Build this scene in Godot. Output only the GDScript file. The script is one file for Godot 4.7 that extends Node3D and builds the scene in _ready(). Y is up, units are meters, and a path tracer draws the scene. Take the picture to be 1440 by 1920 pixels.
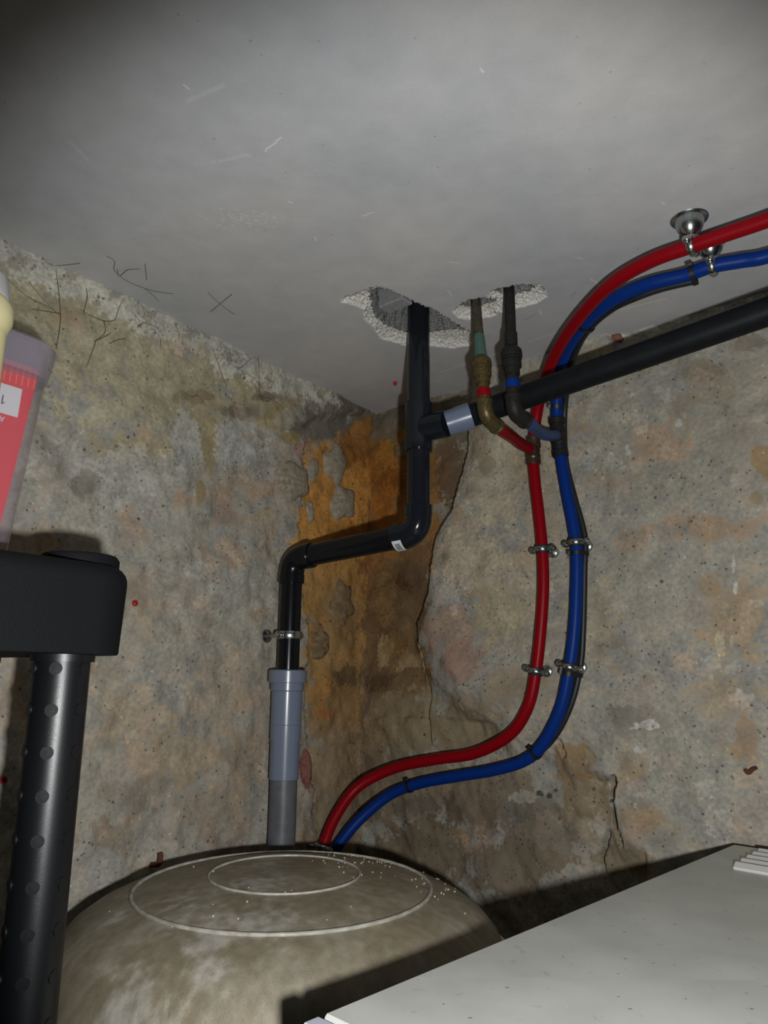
extends Node3D
# A cellar corner photographed with an on-camera flash.
# Pixels of the 1440x1920 frame only give directions; every distance comes from the wall, ceiling or thing touched.

const F := 1387.0
const EYE := Vector3(0, 1.6, 0)
const HC := 0.63              # ceiling above the eye
var PITCH := atan(F / 6160.0)
var ROLL := atan(65.0 / 6160.0)
var C: Vector3                # ceiling corner, relative to the eye
var uL: Vector3
var uR: Vector3
var nL: Vector3
var nR: Vector3
var M := {}
var names := {}
var nz := FastNoiseLite.new()
var nz2 := FastNoiseLite.new()

# ------------------------------------------------------------------ pixel helpers
func ray(px: float, py: float) -> Vector3:
	var x := (px - 720.0) / F
	var y := -(py - 960.0) / F
	var c := cos(ROLL)
	var s := sin(ROLL)
	var x2 := x * c - y * s
	var y2 := x * s + y * c
	return Vector3(x2, y2 * cos(PITCH) + sin(PITCH), -(cos(PITCH) - y2 * sin(PITCH)))

func level(px: float, py: float, y: float) -> Vector3:   # point at height y (relative to the eye)
	var r := ray(px, py)
	return EYE + r * (y / r.y)

func ceil_pt(px: float, py: float, drop := 0.0) -> Vector3:
	return level(px, py, HC - drop)

func on_wall(px: float, py: float, off: float, n: Vector3) -> Vector3:
	var r := ray(px, py)
	return EYE + r * ((C.dot(n) + off) / r.dot(n))

func onR(px: float, py: float, off := 0.0) -> Vector3:
	return on_wall(px, py, off, nR)

func onL(px: float, py: float, off := 0.0) -> Vector3:
	return on_wall(px, py, off, nL)

func shR(p: Vector3) -> Vector2:
	var q := p - EYE - C
	return Vector2(q.dot(uR), p.y)

func shL(p: Vector3) -> Vector2:
	var q := p - EYE - C
	return Vector2(q.dot(uL), p.y)

func abC(p: Vector3) -> Vector2:      # ceiling coordinates
	var q := p - EYE - C
	return Vector2(q.dot(uR), q.dot(nR))

# ------------------------------------------------------------------ mesh builder
class MB:
	var v := PackedVector3Array()
	var n := PackedVector3Array()
	var t := PackedVector2Array()
	var ix := PackedInt32Array()

	func grid(rows: Array, closed := false, flip := false, uvs: Array = []) -> void:
		var nj := rows.size()
		var ni: int = (rows[0] as PackedVector3Array).size()
		var b := v.size()
		var nn := PackedVector3Array()
		nn.resize(ni * nj)
		for j in nj - 1:
			var r0: PackedVector3Array = rows[j]
			var r1: PackedVector3Array = rows[j + 1]
			for i in ni - 1:
				var fn := (r0[i + 1] - r0[i]).cross(r1[i] - r0[i]) + (r1[i + 1] - r1[i]).cross(r1[i + 1] - r0[i + 1])
				if flip: fn = -fn
				if fn.length_squared() < 1e-22: continue
				var k := j * ni + i
				nn[k] += fn
				nn[k + 1] += fn
				nn[k + ni] += fn
				nn[k + ni + 1] += fn
				var a := b + k
				if flip:
					ix.append_array([a, a + 1, a + ni + 1, a, a + ni + 1, a + ni])
				else:
					ix.append_array([a, a + ni + 1, a + 1, a, a + ni, a + ni + 1])
		for j in nj:
			if closed:
				var sm := nn[j * ni] + nn[j * ni + ni - 1]
				nn[j * ni] = sm
				nn[j * ni + ni - 1] = sm
			var r: PackedVector3Array = rows[j]
			for i in ni:
				v.append(r[i])
				n.append(nn[j * ni + i].normalized() if nn[j * ni + i].length_squared() > 0.0 else Vector3.UP)
				if uvs.is_empty(): t.append(Vector2(float(i) / (ni - 1), float(j) / maxi(nj - 1, 1)))
				else: t.append((uvs[j] as PackedVector2Array)[i])

	func frame(T: Vector3) -> Array:
		var up := Vector3.UP if absf(T.y) < 0.9 else Vector3.RIGHT
		var N := (up - T * up.dot(T)).normalized()
		return [N, T.cross(N)]

	func ring(c: Vector3, N: Vector3, B: Vector3, r: float, sides: int) -> PackedVector3Array:
		var o := PackedVector3Array()
		for i in sides + 1:
			var a := TAU * (i % sides) / sides
			o.append(c + (N * cos(a) + B * sin(a)) * r)
		return o

	func tube(p: PackedVector3Array, r: float, sides := 16, caps := true) -> void:
		var rows := []
		var T := (p[1] - p[0]).normalized()
		var f := frame(T)
		var N: Vector3 = f[0]
		for k in p.size():
			var T2 := (p[mini(k + 1, p.size() - 1)] - p[maxi(k - 1, 0)]).normalized()
			N = (N - T2 * N.dot(T2)).normalized()
			var B := T2.cross(N)
			if k == 0 and caps:
				rows.append(ring(p[k], N, B, 0.00001, sides)); rows.append(ring(p[k], N, B, r, sides))
			rows.append(ring(p[k], N, B, r, sides))
			if k == p.size() - 1 and caps:
				rows.append(ring(p[k], N, B, r, sides)); rows.append(ring(p[k], N, B, 0.00001, sides))
		grid(rows, true)

	# profile: Vector2(radius, distance along axis), ordered along +axis on the outside
	func lathe(o: Vector3, axis: Vector3, prof: Array, sides := 28) -> void:
		var T := axis.normalized()
		var f := frame(T)
		var rows := []
		var m := prof.size()
		for k in m:
			var q: Vector2 = prof[k]
			var rg := ring(o + T * q.y, f[0], f[1], maxf(q.x, 0.00001), sides)
			rows.append(rg)
			if k > 0 and k < m - 1:
				var d0: Vector2 = (q - prof[k - 1]).normalized()
				var d1: Vector2 = (prof[k + 1] - q).normalized()
				if d0.dot(d1) < 0.8: rows.append(rg)
		grid(rows, true)

	func poly(p: Array, inside: Vector3) -> void:
		var fn := Vector3.ZERO
		var cen := Vector3.ZERO
		for q in p: cen += q
		cen /= p.size()
		for i in p.size(): fn += (p[i] - cen).cross(p[(i + 1) % p.size()] - cen)
		fn = fn.normalized()
		var pts := p.duplicate()
		if fn.dot(cen - inside) < 0.0:
			fn = -fn
			pts.reverse()
		var b := v.size()
		for q in pts:
			v.append(q); n.append(fn); t.append(Vector2(q.x + q.y * 0.3, q.z + q.y))
		for i in range(1, pts.size() - 1):
			ix.append_array([b, b + i + 1, b + i])

	func cbox(c: Vector3, size: Vector3, bs := Basis(), ch := 0.0) -> void:
		var h := size * 0.5
		ch = minf(ch, minf(h.x, minf(h.y, h.z)) * 0.95)
		var at := func(x: float, y: float, z: float, ax: int) -> Vector3:
			var q := Vector3(x * (h.x - (0.0 if ax == 0 else ch)), y * (h.y - (0.0 if ax == 1 else ch)), z * (h.z - (0.0 if ax == 2 else ch)))
			return c + bs * q
		for s in [-1.0, 1.0]:
			poly([at.call(s, -1, -1, 0), at.call(s, 1, -1, 0), at.call(s, 1, 1, 0), at.call(s, -1, 1, 0)], c)
			poly([at.call(-1, s, -1, 1), at.call(1, s, -1, 1), at.call(1, s, 1, 1), at.call(-1, s, 1, 1)], c)
			poly([at.call(-1, -1, s, 2), at.call(1, -1, s, 2), at.call(1, 1, s, 2), at.call(-1, 1, s, 2)], c)
		if ch <= 0.0: return
		for s in [-1.0, 1.0]:
			for w in [-1.0, 1.0]:
				poly([at.call(s, w, -1, 0), at.call(s, w, 1, 0), at.call(s, w, 1, 1), at.call(s, w, -1, 1)], c)
				poly([at.call(s, -1, w, 0), at.call(s, 1, w, 0), at.call(s, 1, w, 2), at.call(s, -1, w, 2)], c)
				poly([at.call(-1, s, w, 1), at.call(1, s, w, 1), at.call(1, s, w, 2), at.call(-1, s, w, 2)], c)
				for z in [-1.0, 1.0]:
					poly([at.call(s, w, z, 0), at.call(s, w, z, 1), at.call(s, w, z, 2)], c)

	# outline in the plane (ex, ez); prof: Vector2(outset, y); corner radius rc
	func loft(o: Vector3, ex: Vector3, ez: Vector3, x0: float, x1: float, z0: float, z1: float, rc: float, prof: Array, capped := true) -> void:
		var cx := (x0 + x1) * 0.5
		var cz := (z0 + z1) * 0.5
		var base := []
		for q in [[x1, z1, 0.0], [x0, z1, 90.0], [x0, z0, 180.0], [x1, z0, 270.0]]:
			var qx: float = q[0] - rc * signf(q[0] - cx)
			var qz: float = q[1] - rc * signf(q[1] - cz)
			for k in 9:
				var a := deg_to_rad(q[2] + k * 11.25)
				base.append([qx, qz, cos(a), sin(a)])
		base.append(base[0])
		var flip := ex.cross(ez).y > 0.0
		flip = not flip
		var rows := []
		var cenl := o + ex * cx + ez * cz
		if capped:
			var r0 := PackedVector3Array()
			for q in base: r0.append(cenl + Vector3.UP * prof[0].y)
			rows.append(r0)
		for k in prof.size():
			var r := PackedVector3Array()
			for q in base:
				var rr: float = rc + prof[k].x
				r.append(o + ex * (q[0] + q[2] * rr) + ez * (q[1] + q[3] * rr) + Vector3.UP * prof[k].y)
			rows.append(r)
			var hard: bool = (k == 0 or k == prof.size() - 1) and capped
			if k > 0 and k < prof.size() - 1:
				hard = (prof[k] - prof[k - 1]).normalized().dot((prof[k + 1] - prof[k]).normalized()) < 0.75
			if hard: rows.append(r)
		if capped:
			var r1 := PackedVector3Array()
			for q in base: r1.append(cenl + Vector3.UP * prof[prof.size() - 1].y)
			rows.append(r1)
		grid(rows, true, flip)

	func commit(origin: Vector3) -> ArrayMesh:
		var vv := v.duplicate()
		for i in vv.size(): vv[i] -= origin
		var a := []
		a.resize(Mesh.ARRAY_MAX)
		a[Mesh.ARRAY_VERTEX] = vv
		a[Mesh.ARRAY_NORMAL] = n
		a[Mesh.ARRAY_TEX_UV] = t
		a[Mesh.ARRAY_INDEX] = ix
		var m := ArrayMesh.new()
		m.add_surface_from_arrays(Mesh.PRIMITIVE_TRIANGLES, a)
		return m

# ------------------------------------------------------------------ scene helpers
func numbered(called: String) -> String:
	if not names.has(called):
		names[called] = 0
		return called
	names[called] += 1
	return "%s_%03d" % [called, names[called]]

func thing(called: String, label: String, category: String, at: Vector3, group := "") -> Node3D:
	var o := Node3D.new()
	o.name = numbered(called)
	add_child(o)
	o.position = at
	o.set_meta("label", label)
	o.set_meta("category", category)
	if group != "": o.set_meta("group", group)
	return o

func part(called: String, mb: MB, material: Material, parent: Node3D, label := "") -> MeshInstance3D:
	var o := MeshInstance3D.new()
	o.name = called
	var g := Vector3.ZERO
	var p: Node = parent
	while p != self:
		g += (p as Node3D).position
		p = p.get_parent()
	o.mesh = mb.commit(g)
	o.material_override = material
	o.cast_shadow = GeometryInstance3D.SHADOW_CASTING_SETTING_ON
	parent.add_child(o, true)
	if label != "": o.set_meta("label", label)
	return o

func single(called: String, mb: MB, material: Material, label: String, category: String, at: Vector3, group := "") -> MeshInstance3D:
	var o := MeshInstance3D.new()
	o.name = numbered(called)
	o.mesh = mb.commit(at)
	o.material_override = material
	add_child(o)
	o.position = at
	o.set_meta("label", label)
	o.set_meta("category", category)
	if group != "": o.set_meta("group", group)
	return o

func structure(called: String, mb: MB, material: Material, label: String) -> MeshInstance3D:
	var o := MeshInstance3D.new()
	o.name = called
	o.mesh = mb.commit(Vector3.ZERO)
	o.material_override = material
	add_child(o)
	o.set_meta("kind", "structure")
	o.set_meta("label", label)
	o.set_meta("category", called.split("_")[0])
	return o

func mat(c: Color, rough := 0.6, metal := 0.0, spec := 0.5) -> StandardMaterial3D:
	var m := StandardMaterial3D.new()
	m.albedo_color = c
	m.roughness = rough
	m.metallic = metal
	m.metallic_specular = spec
	return m

func rgb(r: float, g: float, b: float) -> Color:
	return Color(r / 255.0, g / 255.0, b / 255.0)

func noisy(c0: Color, c1: Color, freq: float, rough: float, scale := 4.0, metal := 0.0, relief := 0.0, seed_ := 3) -> StandardMaterial3D:
	var m := mat(Color.WHITE, rough, metal)
	var fn := FastNoiseLite.new()
	fn.seed = seed_
	fn.frequency = freq
	fn.fractal_octaves = 4
	var im := fn.get_seamless_image(256, 256)
	var out := Image.create(256, 256, false, Image.FORMAT_RGB8)
	for y in 256:
		for x in 256:
			out.set_pixel(x, y, c0.lerp(c1, clampf((im.get_pixel(x, y).r - 0.5) * 1.7 + 0.5, 0.0, 1.0)))
	m.albedo_texture = ImageTexture.create_from_image(out)
	m.uv1_triplanar = true
	m.uv1_scale = Vector3.ONE * scale
	if relief > 0.0:
		m.heightmap_enabled = true
		m.heightmap_texture = ImageTexture.create_from_image(im)
		m.heightmap_scale = relief
	return m

func smooth(p: Array, step := 6) -> PackedVector3Array:     # Catmull-Rom through the points
	var o := PackedVector3Array()
	for i in p.size() - 1:
		var a: Vector3 = p[maxi(i - 1, 0)]
		var b: Vector3 = p[i]
		var c: Vector3 = p[i + 1]
		var d: Vector3 = p[mini(i + 2, p.size() - 1)]
		for k in step: o.append(b.cubic_interpolate(c, a, d, float(k) / step))
	o.append(p[p.size() - 1])
	return o

func pathR(a: Array) -> Array:
	var o := []
	for q in a: o.append(onR(q[0], q[1], q[2]))
	return o

func sd_poly(p: Vector2, poly: PackedVector2Array) -> float:   # negative inside
	var d := 1e9
	var inside := false
	var j := poly.size() - 1
	for i in poly.size():
		var a := poly[i]
		var b := poly[j]
		var e := b - a
		var w := p - a
		var q := w - e * clampf(w.dot(e) / e.length_squared(), 0.0, 1.0)
		d = minf(d, q.length_squared())
		if (a.y > p.y) != (b.y > p.y) and p.x < (b.x - a.x) * (p.y - a.y) / (b.y - a.y) + a.x: inside = not inside
		j = i
	return -sqrt(d) if inside else sqrt(d)

func sd_line(p: Vector2, l: PackedVector2Array) -> float:
	var d := 1e9
	for i in l.size() - 1:
		var e := l[i + 1] - l[i]
		var w := p - l[i]
		var q := w - e * clampf(w.dot(e) / e.length_squared(), 0.0, 1.0)
		d = minf(d, q.length_squared())
	return sqrt(d)

func to_sh(a: Array, left: bool) -> PackedVector2Array:
	var o := PackedVector2Array()
	for q in a: o.append(shL(onL(q[0], q[1])) if left else shR(onR(q[0], q[1])))
	return o

# ------------------------------------------------------------------ wall textures
# Painted in wall metres. Patches: [px, py, rx, ry, red, green, blue, alpha, raggedness]; the centre and the two half axes are carried on to the wall.
func bytes_noise(w: int, h: int, freq: float, oct: int, sd: int, kind := FastNoiseLite.TYPE_SIMPLEX_SMOOTH) -> PackedByteArray:
	var fn := FastNoiseLite.new()
	fn.seed = sd
	fn.noise_type = kind
	fn.frequency = freq
	fn.fractal_octaves = oct
	return fn.get_image(w, h).get_data()

func wall_image(left: bool, s0: float, s1: float, h0: float, h1: float, w: int, h: int, base: Array, patches: Array, specks: int, sd: int, gain: float) -> Array:
	var kx := w / (s1 - s0)
	var ky := h / (h1 - h0)
	var n0 := bytes_noise(w, h, 0.006, 4, sd)
	var n1 := bytes_noise(w, h, 0.022, 4, sd + 1)
	var n2 := bytes_noise(w, h, 0.11, 3, sd + 2)
	var n3 := bytes_noise(w, h, 0.4, 2, sd + 3)
	var d := PackedFloat32Array()
	d.resize(w * h * 3)
	var ht := PackedByteArray()
	ht.resize(w * h)
	var b0 := Vector3(base[0][0], base[0][1], base[0][2])
	var b1 := Vector3(base[1][0], base[1][1], base[1][2])
	var b2 := Vector3(base[2][0], base[2][1], base[2][2])
	for i in w * h:
		var f0 := clampf((n0[i] - 128.0) / 70.0 + 0.5, 0.0, 1.0)
		var f1 := clampf((n1[i] - 140.0) / 45.0, 0.0, 1.0)
		var c := b0.lerp(b1, f0).lerp(b2, f1 * 0.55)
		d[i * 3] = c.x
		d[i * 3 + 1] = c.y
		d[i * 3 + 2] = c.z
	var prng := RandomNumberGenerator.new()
	prng.seed = sd + 100
	var many := patches.duplicate()
	var tints := [[200, 176, 150], [150, 140, 124], [206, 202, 190], [176, 150, 116], [186, 164, 146], [140, 128, 108]]
	for k in 170:                                        # small stains and flakes scattered over the render
		var tn: Array = tints[prng.randi_range(0, 5)]
		var bx := prng.randf_range(10.0, 560.0) if left else prng.randf_range(830.0, 1430.0)
		var sz := prng.randf_range(7.0, 30.0)
		many.append([bx, prng.randf_range(560.0, 1640.0), sz * prng.randf_range(0.6, 1.5), sz * prng.randf_range(0.5, 1.2), tn[0], tn[1], tn[2], prng.randf_range(0.2, 0.5), prng.randf_range(0.8, 1.5)])
	for q in many:
		var cc := to_sh([[q[0], q[1]]], left)[0]
		var ca := to_sh([[q[0] + q[2], q[1]]], left)[0] - cc
		var cb := to_sh([[q[0], q[1] + q[3]]], left)[0] - cc
		var det := ca.x * cb.y - ca.y * cb.x
		var ext := 1.35
		var ex := (absf(ca.x) + absf(cb.x)) * ext
		var ey := (absf(ca.y) + absf(cb.y)) * ext
		var ix0 := clampi(int((cc.x - ex - s0) * kx), 0, w)
		var ix1 := clampi(int((cc.x + ex - s0) * kx), 0, w)
		var iy0 := clampi(int((h1 - cc.y - ey) * ky), 0, h)
		var iy1 := clampi(int((h1 - cc.y + ey) * ky), 0, h)
		var al: float = q[7]
		var rag: float = q[8]
		var cr: float = q[4]
		var cg: float = q[5]
		var cbl: float = q[6]
		for y in range(iy0, iy1):
			var hy := h1 - (y + 0.5) / ky - cc.y
			for x in range(ix0, ix1):
				var sx := s0 + (x + 0.5) / kx - cc.x
				var u := (sx * cb.y - hy * cb.x) / det
				var v := (hy * ca.x - sx * ca.y) / det
				var i := y * w + x
				var e := 1.0 - sqrt(u * u + v * v) + ((n1[i] - 128.0) / 128.0 * 0.7 + (n2[i] - 128.0) / 128.0 * 0.35) * rag
				if e <= 0.0: continue
				var a := minf(e * 5.0, 1.0) * al
				a *= 0.72 + 0.28 * n2[i] / 150.0
				a = minf(a, 1.0)
				var k := i * 3
				d[k] += (cr - d[k]) * a
				d[k + 1] += (cg - d[k + 1]) * a
				d[k + 2] += (cbl - d[k + 2]) * a
	var rng := RandomNumberGenerator.new()
	rng.seed = sd
	var mul := PackedFloat32Array()
	mul.resize(w * h)
	mul.fill(1.0)
	for k in specks:
		var cx := rng.randi_range(4, w - 5)
		var cy := rng.randi_range(4, h - 5)
		if n0[cy * w + cx] < 95 and rng.randf() < 0.7: continue
		var r := rng.randf_range(0.6, 1.7) if rng.randf() < 0.93 else rng.randf_range(1.5, 2.5)
		var m := rng.randf_range(0.6, 0.9) if rng.randf() < 0.75 else rng.randf_range(1.06, 1.2)
		for y in range(int(cy - r - 1), int(cy + r + 2)):
			for x in range(int(cx - r - 1), int(cx + r + 2)):
				if x < 0 or y < 0 or x >= w or y >= h: continue
				if Vector2(x - cx, y - cy).length() < r: mul[y * w + x] = m
	var ob := PackedByteArray()
	ob.resize(w * h * 3)
	for i in w * h:
		var g := (0.89 + 0.11 * n1[i] / 128.0 + (n2[i] - 128.0) / 128.0 * 0.10 + (n3[i] - 128.0) / 128.0 * 0.06) * mul[i] * gain
		ob[i * 3] = clampi(int(d[i * 3] * g), 0, 255)
		ob[i * 3 + 1] = clampi(int(d[i * 3 + 1] * g), 0, 255)
		ob[i * 3 + 2] = clampi(int(d[i * 3 + 2] * g), 0, 255)
		ht[i] = clampi(int((n1[i] * 0.3 + n2[i] * 0.45 + n3[i] * 0.25) * (0.6 + 0.4 * minf(mul[i], 1.0))), 0, 255)
	var im := Image.create_from_data(w, h, false, Image.FORMAT_RGB8, ob)
	var hm := Image.create_from_data(w, h, false, Image.FORMAT_L8, ht)
	return [im, hm]

func textured(pair: Array, rough: float, relief: float) -> StandardMaterial3D:
	var m := mat(Color.WHITE, rough, 0.0, 0.3)
	m.albedo_texture = ImageTexture.create_from_image(pair[0])
	m.heightmap_enabled = true
	m.heightmap_texture = ImageTexture.create_from_image(pair[1])
	m.heightmap_scale = relief
	return m

# ------------------------------------------------------------------ setting
func make_wall(called: String, left: bool, material: Material, s0: float, s1: float, h0: float, h1: float, step: float, disp: Callable, label: String) -> MeshInstance3D:
	var u := uL if left else uR
	var n := nL if left else nR
	var o := EYE + C
	var ns := int((s1 - s0) / step)
	var nh := int((h1 - h0) / step)
	var rows := []
	var uvs := []
	for j in nh + 1:
		var h := h0 + (h1 - h0) * j / nh
		var r := PackedVector3Array()
		var t := PackedVector2Array()
		for i in ns + 1:
			var s := s0 + (s1 - s0) * i / ns
			var q := o + u * s + n * (disp.call(s, h) as float)
			q.y = h
			r.append(q)
			t.append(Vector2((s - s0) / (s1 - s0), (h1 - h) / (h1 - h0)))
		rows.append(r)
		uvs.append(t)
	var mb := MB.new()
	mb.grid(rows, false, left, uvs)
	var w := structure(called, mb, material, label)
	var core := MB.new()
	var bs := Basis(u, Vector3.UP, n)
	var put := func(sa: float, sb: float, ha: float, hb: float, oa: float, ob: float) -> void:
		var c := o + u * (sa + sb) * 0.5 + n * (oa + ob) * 0.5
		c.y = (ha + hb) * 0.5
		core.cbox(c, Vector3(sb - sa, hb - ha, ob - oa), bs, 0.0)
	put.call(s1, 3.3, 0.0, h1, -0.3, 0.0)
	put.call(s0 - 0.25, s1, 0.0, h0, -0.3, 0.0)
	put.call(s0 - 0.25, s1, h0, h1, -0.3, -0.12)
	part("rough_masonry", core, M.masonry, w)
	return w

func stone(parent: Node3D, px: float, py: float, rx: float, ry: float, left: bool, proud: float, material: Material, sd: int, base_off := 0.016) -> void:
	var n := nL if left else nR
	var c := onL(px, py) if left else onR(px, py)
	var ea := (onL(px + rx, py) if left else onR(px + rx, py)) - c
	var eb := (onL(px, py + ry) if left else onR(px, py + ry)) - c
	var rng := RandomNumberGenerator.new()
	rng.seed = sd
	var wob := []
	for k in 5: wob.append([rng.randf_range(-0.11, 0.11), rng.randf_range(0, TAU)])
	var rows := []
	for j in 8:
		var q := j / 7.0
		var r := PackedVector3Array()
		for i in 25:
			var a := TAU * (i % 24) / 24.0
			var rr := 1.0
			for k in 5: rr += wob[k][0] * cos((k + 2) * a + wob[k][1])
			var rad := q * rr
			var z := proud * (1.0 - pow(q, 2.4)) - base_off - (0.012 if j == 7 else 0.0)
			z += nz2.get_noise_3d(px + cos(a) * q * 60.0, py + sin(a) * q * 60.0, sd * 10.0) * proud * 0.12
			r.append(c + ea * cos(a) * rad + eb * sin(a) * rad + n * z)
		rows.append(r)
	var mb := MB.new()
	mb.grid(rows, true, (ea.cross(eb)).dot(n) < 0.0)
	var o := part("stone", mb, material, parent)
	o.name = "stone"

func _ready() -> void:
	# ---- camera
	var r0 := ray(685, 768)
	C = r0 * (HC / r0.y)
	var a0 := ray(0, 450)
	var a1 := ray(1440, 545)
	uL = (a0 * (HC / a0.y) - C).normalized()
	uR = (a1 * (HC / a1.y) - C).normalized()
	nL = Vector3(-uL.z, 0, uL.x)
	if nL.dot(uR) < 0.0: nL = -nL
	nR = Vector3(-uR.z, 0, uR.x)
	if nR.dot(uL) < 0.0: nR = -nR
	var cam := Camera3D.new()
	cam.name = "camera"
	cam.fov = rad_to_deg(2.0 * atan(960.0 / F))
	cam.near = 0.02
	add_child(cam)
	cam.position = EYE
	cam.basis = Basis(Vector3.RIGHT, PITCH) * Basis(Vector3.BACK, ROLL)
	cam.current = true
	# ---- environment: a closed dark cellar
	var we := WorldEnvironment.new()
	we.name = "environment"
	var env := Environment.new()
	env.background_mode = Environment.BG_COLOR
	env.background_color = Color(0, 0, 0)
	env.tonemap_mode = Environment.TONE_MAPPER_LINEAR
	env.tonemap_exposure = 1.0
	env.sdfgi_enabled = true
	env.ssao_enabled = true
	env.ssil_enabled = true
	we.environment = env
	add_child(we)
	# ---- the camera's flash: below and right of the lens
	var fl := SpotLight3D.new()
	fl.name = "camera_flash"
	fl.light_color = Color(0.985, 0.99, 0.99)
	fl.light_energy = 0.90
	fl.light_size = 0.012
	fl.spot_angle = 46.0
	fl.spot_angle_attenuation = 0.5
	fl.spot_range = 12.0
	fl.spot_attenuation = 2.0
	fl.shadow_enabled = true
	add_child(fl)
	fl.position = EYE + cam.basis * Vector3(0.06, -0.065, 0.0)
	fl.look_at(fl.position + ray(762, 990) * 2.0, Vector3.UP)

	nz.seed = 11
	nz.frequency = 1.0
	nz.fractal_octaves = 3
	nz2.seed = 29
	nz2.frequency = 0.02
	nz2.fractal_octaves = 2
	materials()
	build_setting()
	waste_pipes()
	water_pipes()
	tank()
	boiler()
	shelf()
	small_things()

func materials() -> void:
	M.masonry = noisy(rgb(150, 138, 116), rgb(112, 102, 86), 0.03, 0.95, 1.4, 0.0, 0.4)
	M.floor = noisy(rgb(120, 115, 106), rgb(92, 88, 82), 0.03, 0.9, 1.2)
	M.pvc = mat(rgb(27, 30, 36), 0.15, 0.0, 0.4)
	M.pvc_long = noisy(rgb(25, 27, 31), rgb(19, 21, 24), 0.03, 0.5, 5.0)
	M.pvc_long.metallic_specular = 0.25
	M.pvc_drop = mat(rgb(20, 21, 24), 0.2, 0.0, 0.36)
	M.grey_pvc = mat(rgb(112, 122, 140), 0.25, 0.0, 0.5)
	M.grey_pipe = noisy(rgb(98, 101, 106), rgb(84, 86, 90), 0.03, 0.42, 5.0)
	M.coupler = mat(rgb(106, 117, 138), 0.3)
	M.red = mat(rgb(132, 6, 18), 0.38, 0.0, 0.25)
	M.blue = mat(rgb(8, 46, 118), 0.42, 0.0, 0.25)
	M.blue_branch = mat(rgb(36, 66, 112), 0.5)
	M.cable = mat(rgb(26, 28, 32), 0.5)
	M.tie = mat(rgb(20, 20, 22), 0.5)
	M.rubber = mat(rgb(20, 20, 22), 0.7)
	M.steel = noisy(rgb(196, 202, 200), rgb(158, 164, 164), 0.05, 0.26, 20.0, 1.0)
	M.brass = noisy(rgb(104, 90, 50), rgb(66, 56, 34), 0.06, 0.42, 14.0, 0.4)
	M.dark_brass = noisy(rgb(92, 76, 58), rgb(58, 50, 40), 0.06, 0.4, 14.0, 0.5)
	M.iron = noisy(rgb(42, 41, 39), rgb(26, 25, 24), 0.06, 0.55, 14.0, 0.1)
	M.iron.metallic_specular = 0.35
	M.copper = noisy(rgb(80, 75, 60), rgb(52, 46, 34), 0.04, 0.55, 10.0, 0.2)
	M.verdigris = noisy(rgb(84, 124, 110), rgb(38, 54, 48), 0.09, 0.9, 45.0)
	M.sticker = mat(rgb(214, 216, 218), 0.6)
	M.sticker_print = mat(rgb(140, 143, 146), 0.6)
	M.black_plastic = noisy(rgb(24, 25, 28), rgb(18, 19, 21), 0.2, 0.7, 8.0, 0.0, 0.02)
	M.black_plastic.metallic_specular = 0.25
	M.black_leg = noisy(rgb(22, 23, 26), rgb(18, 19, 21), 0.3, 0.36, 20.0, 0.0, 0.012)
	M.white_plastic = mat(rgb(202, 200, 194), 0.3)
	M.rib = noisy(rgb(186, 184, 178), rgb(140, 134, 118), 0.03, 0.45, 6.0)
	M.rust = noisy(rgb(120, 62, 34), rgb(56, 36, 26), 0.08, 0.9, 30.0)
	M.plug = mat(rgb(176, 26, 36), 0.5)
	M.web = mat(rgb(108, 96, 76), 1.0)
	M.plaster_white = noisy(rgb(226, 224, 216), rgb(198, 196, 188), 0.06, 0.95, 10.0, 0.0, 0.25)
	M.concrete = noisy(rgb(150, 150, 146), rgb(96, 96, 94), 0.12, 0.95, 8.0, 0.0, 0.5)
	M.concrete_smooth = noisy(rgb(148, 150, 150), rgb(130, 132, 132), 0.05, 0.9, 8.0)
	M.stone_grey = noisy(rgb(172, 162, 140), rgb(132, 122, 104), 0.035, 0.95, 9.0, 0.0, 0.2, 7)
	M.stone_beige = noisy(rgb(182, 168, 142), rgb(146, 130, 106), 0.035, 0.95, 7.0, 0.0, 0.2, 9)
	M.stone_brown = noisy(rgb(150, 128, 96), rgb(104, 84, 58), 0.035, 0.95, 7.0, 0.0, 0.2, 13)
	M.brick = noisy(rgb(146, 100, 84), rgb(112, 72, 62), 0.05, 0.95, 9.0, 0.0, 0.2, 17)

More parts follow.
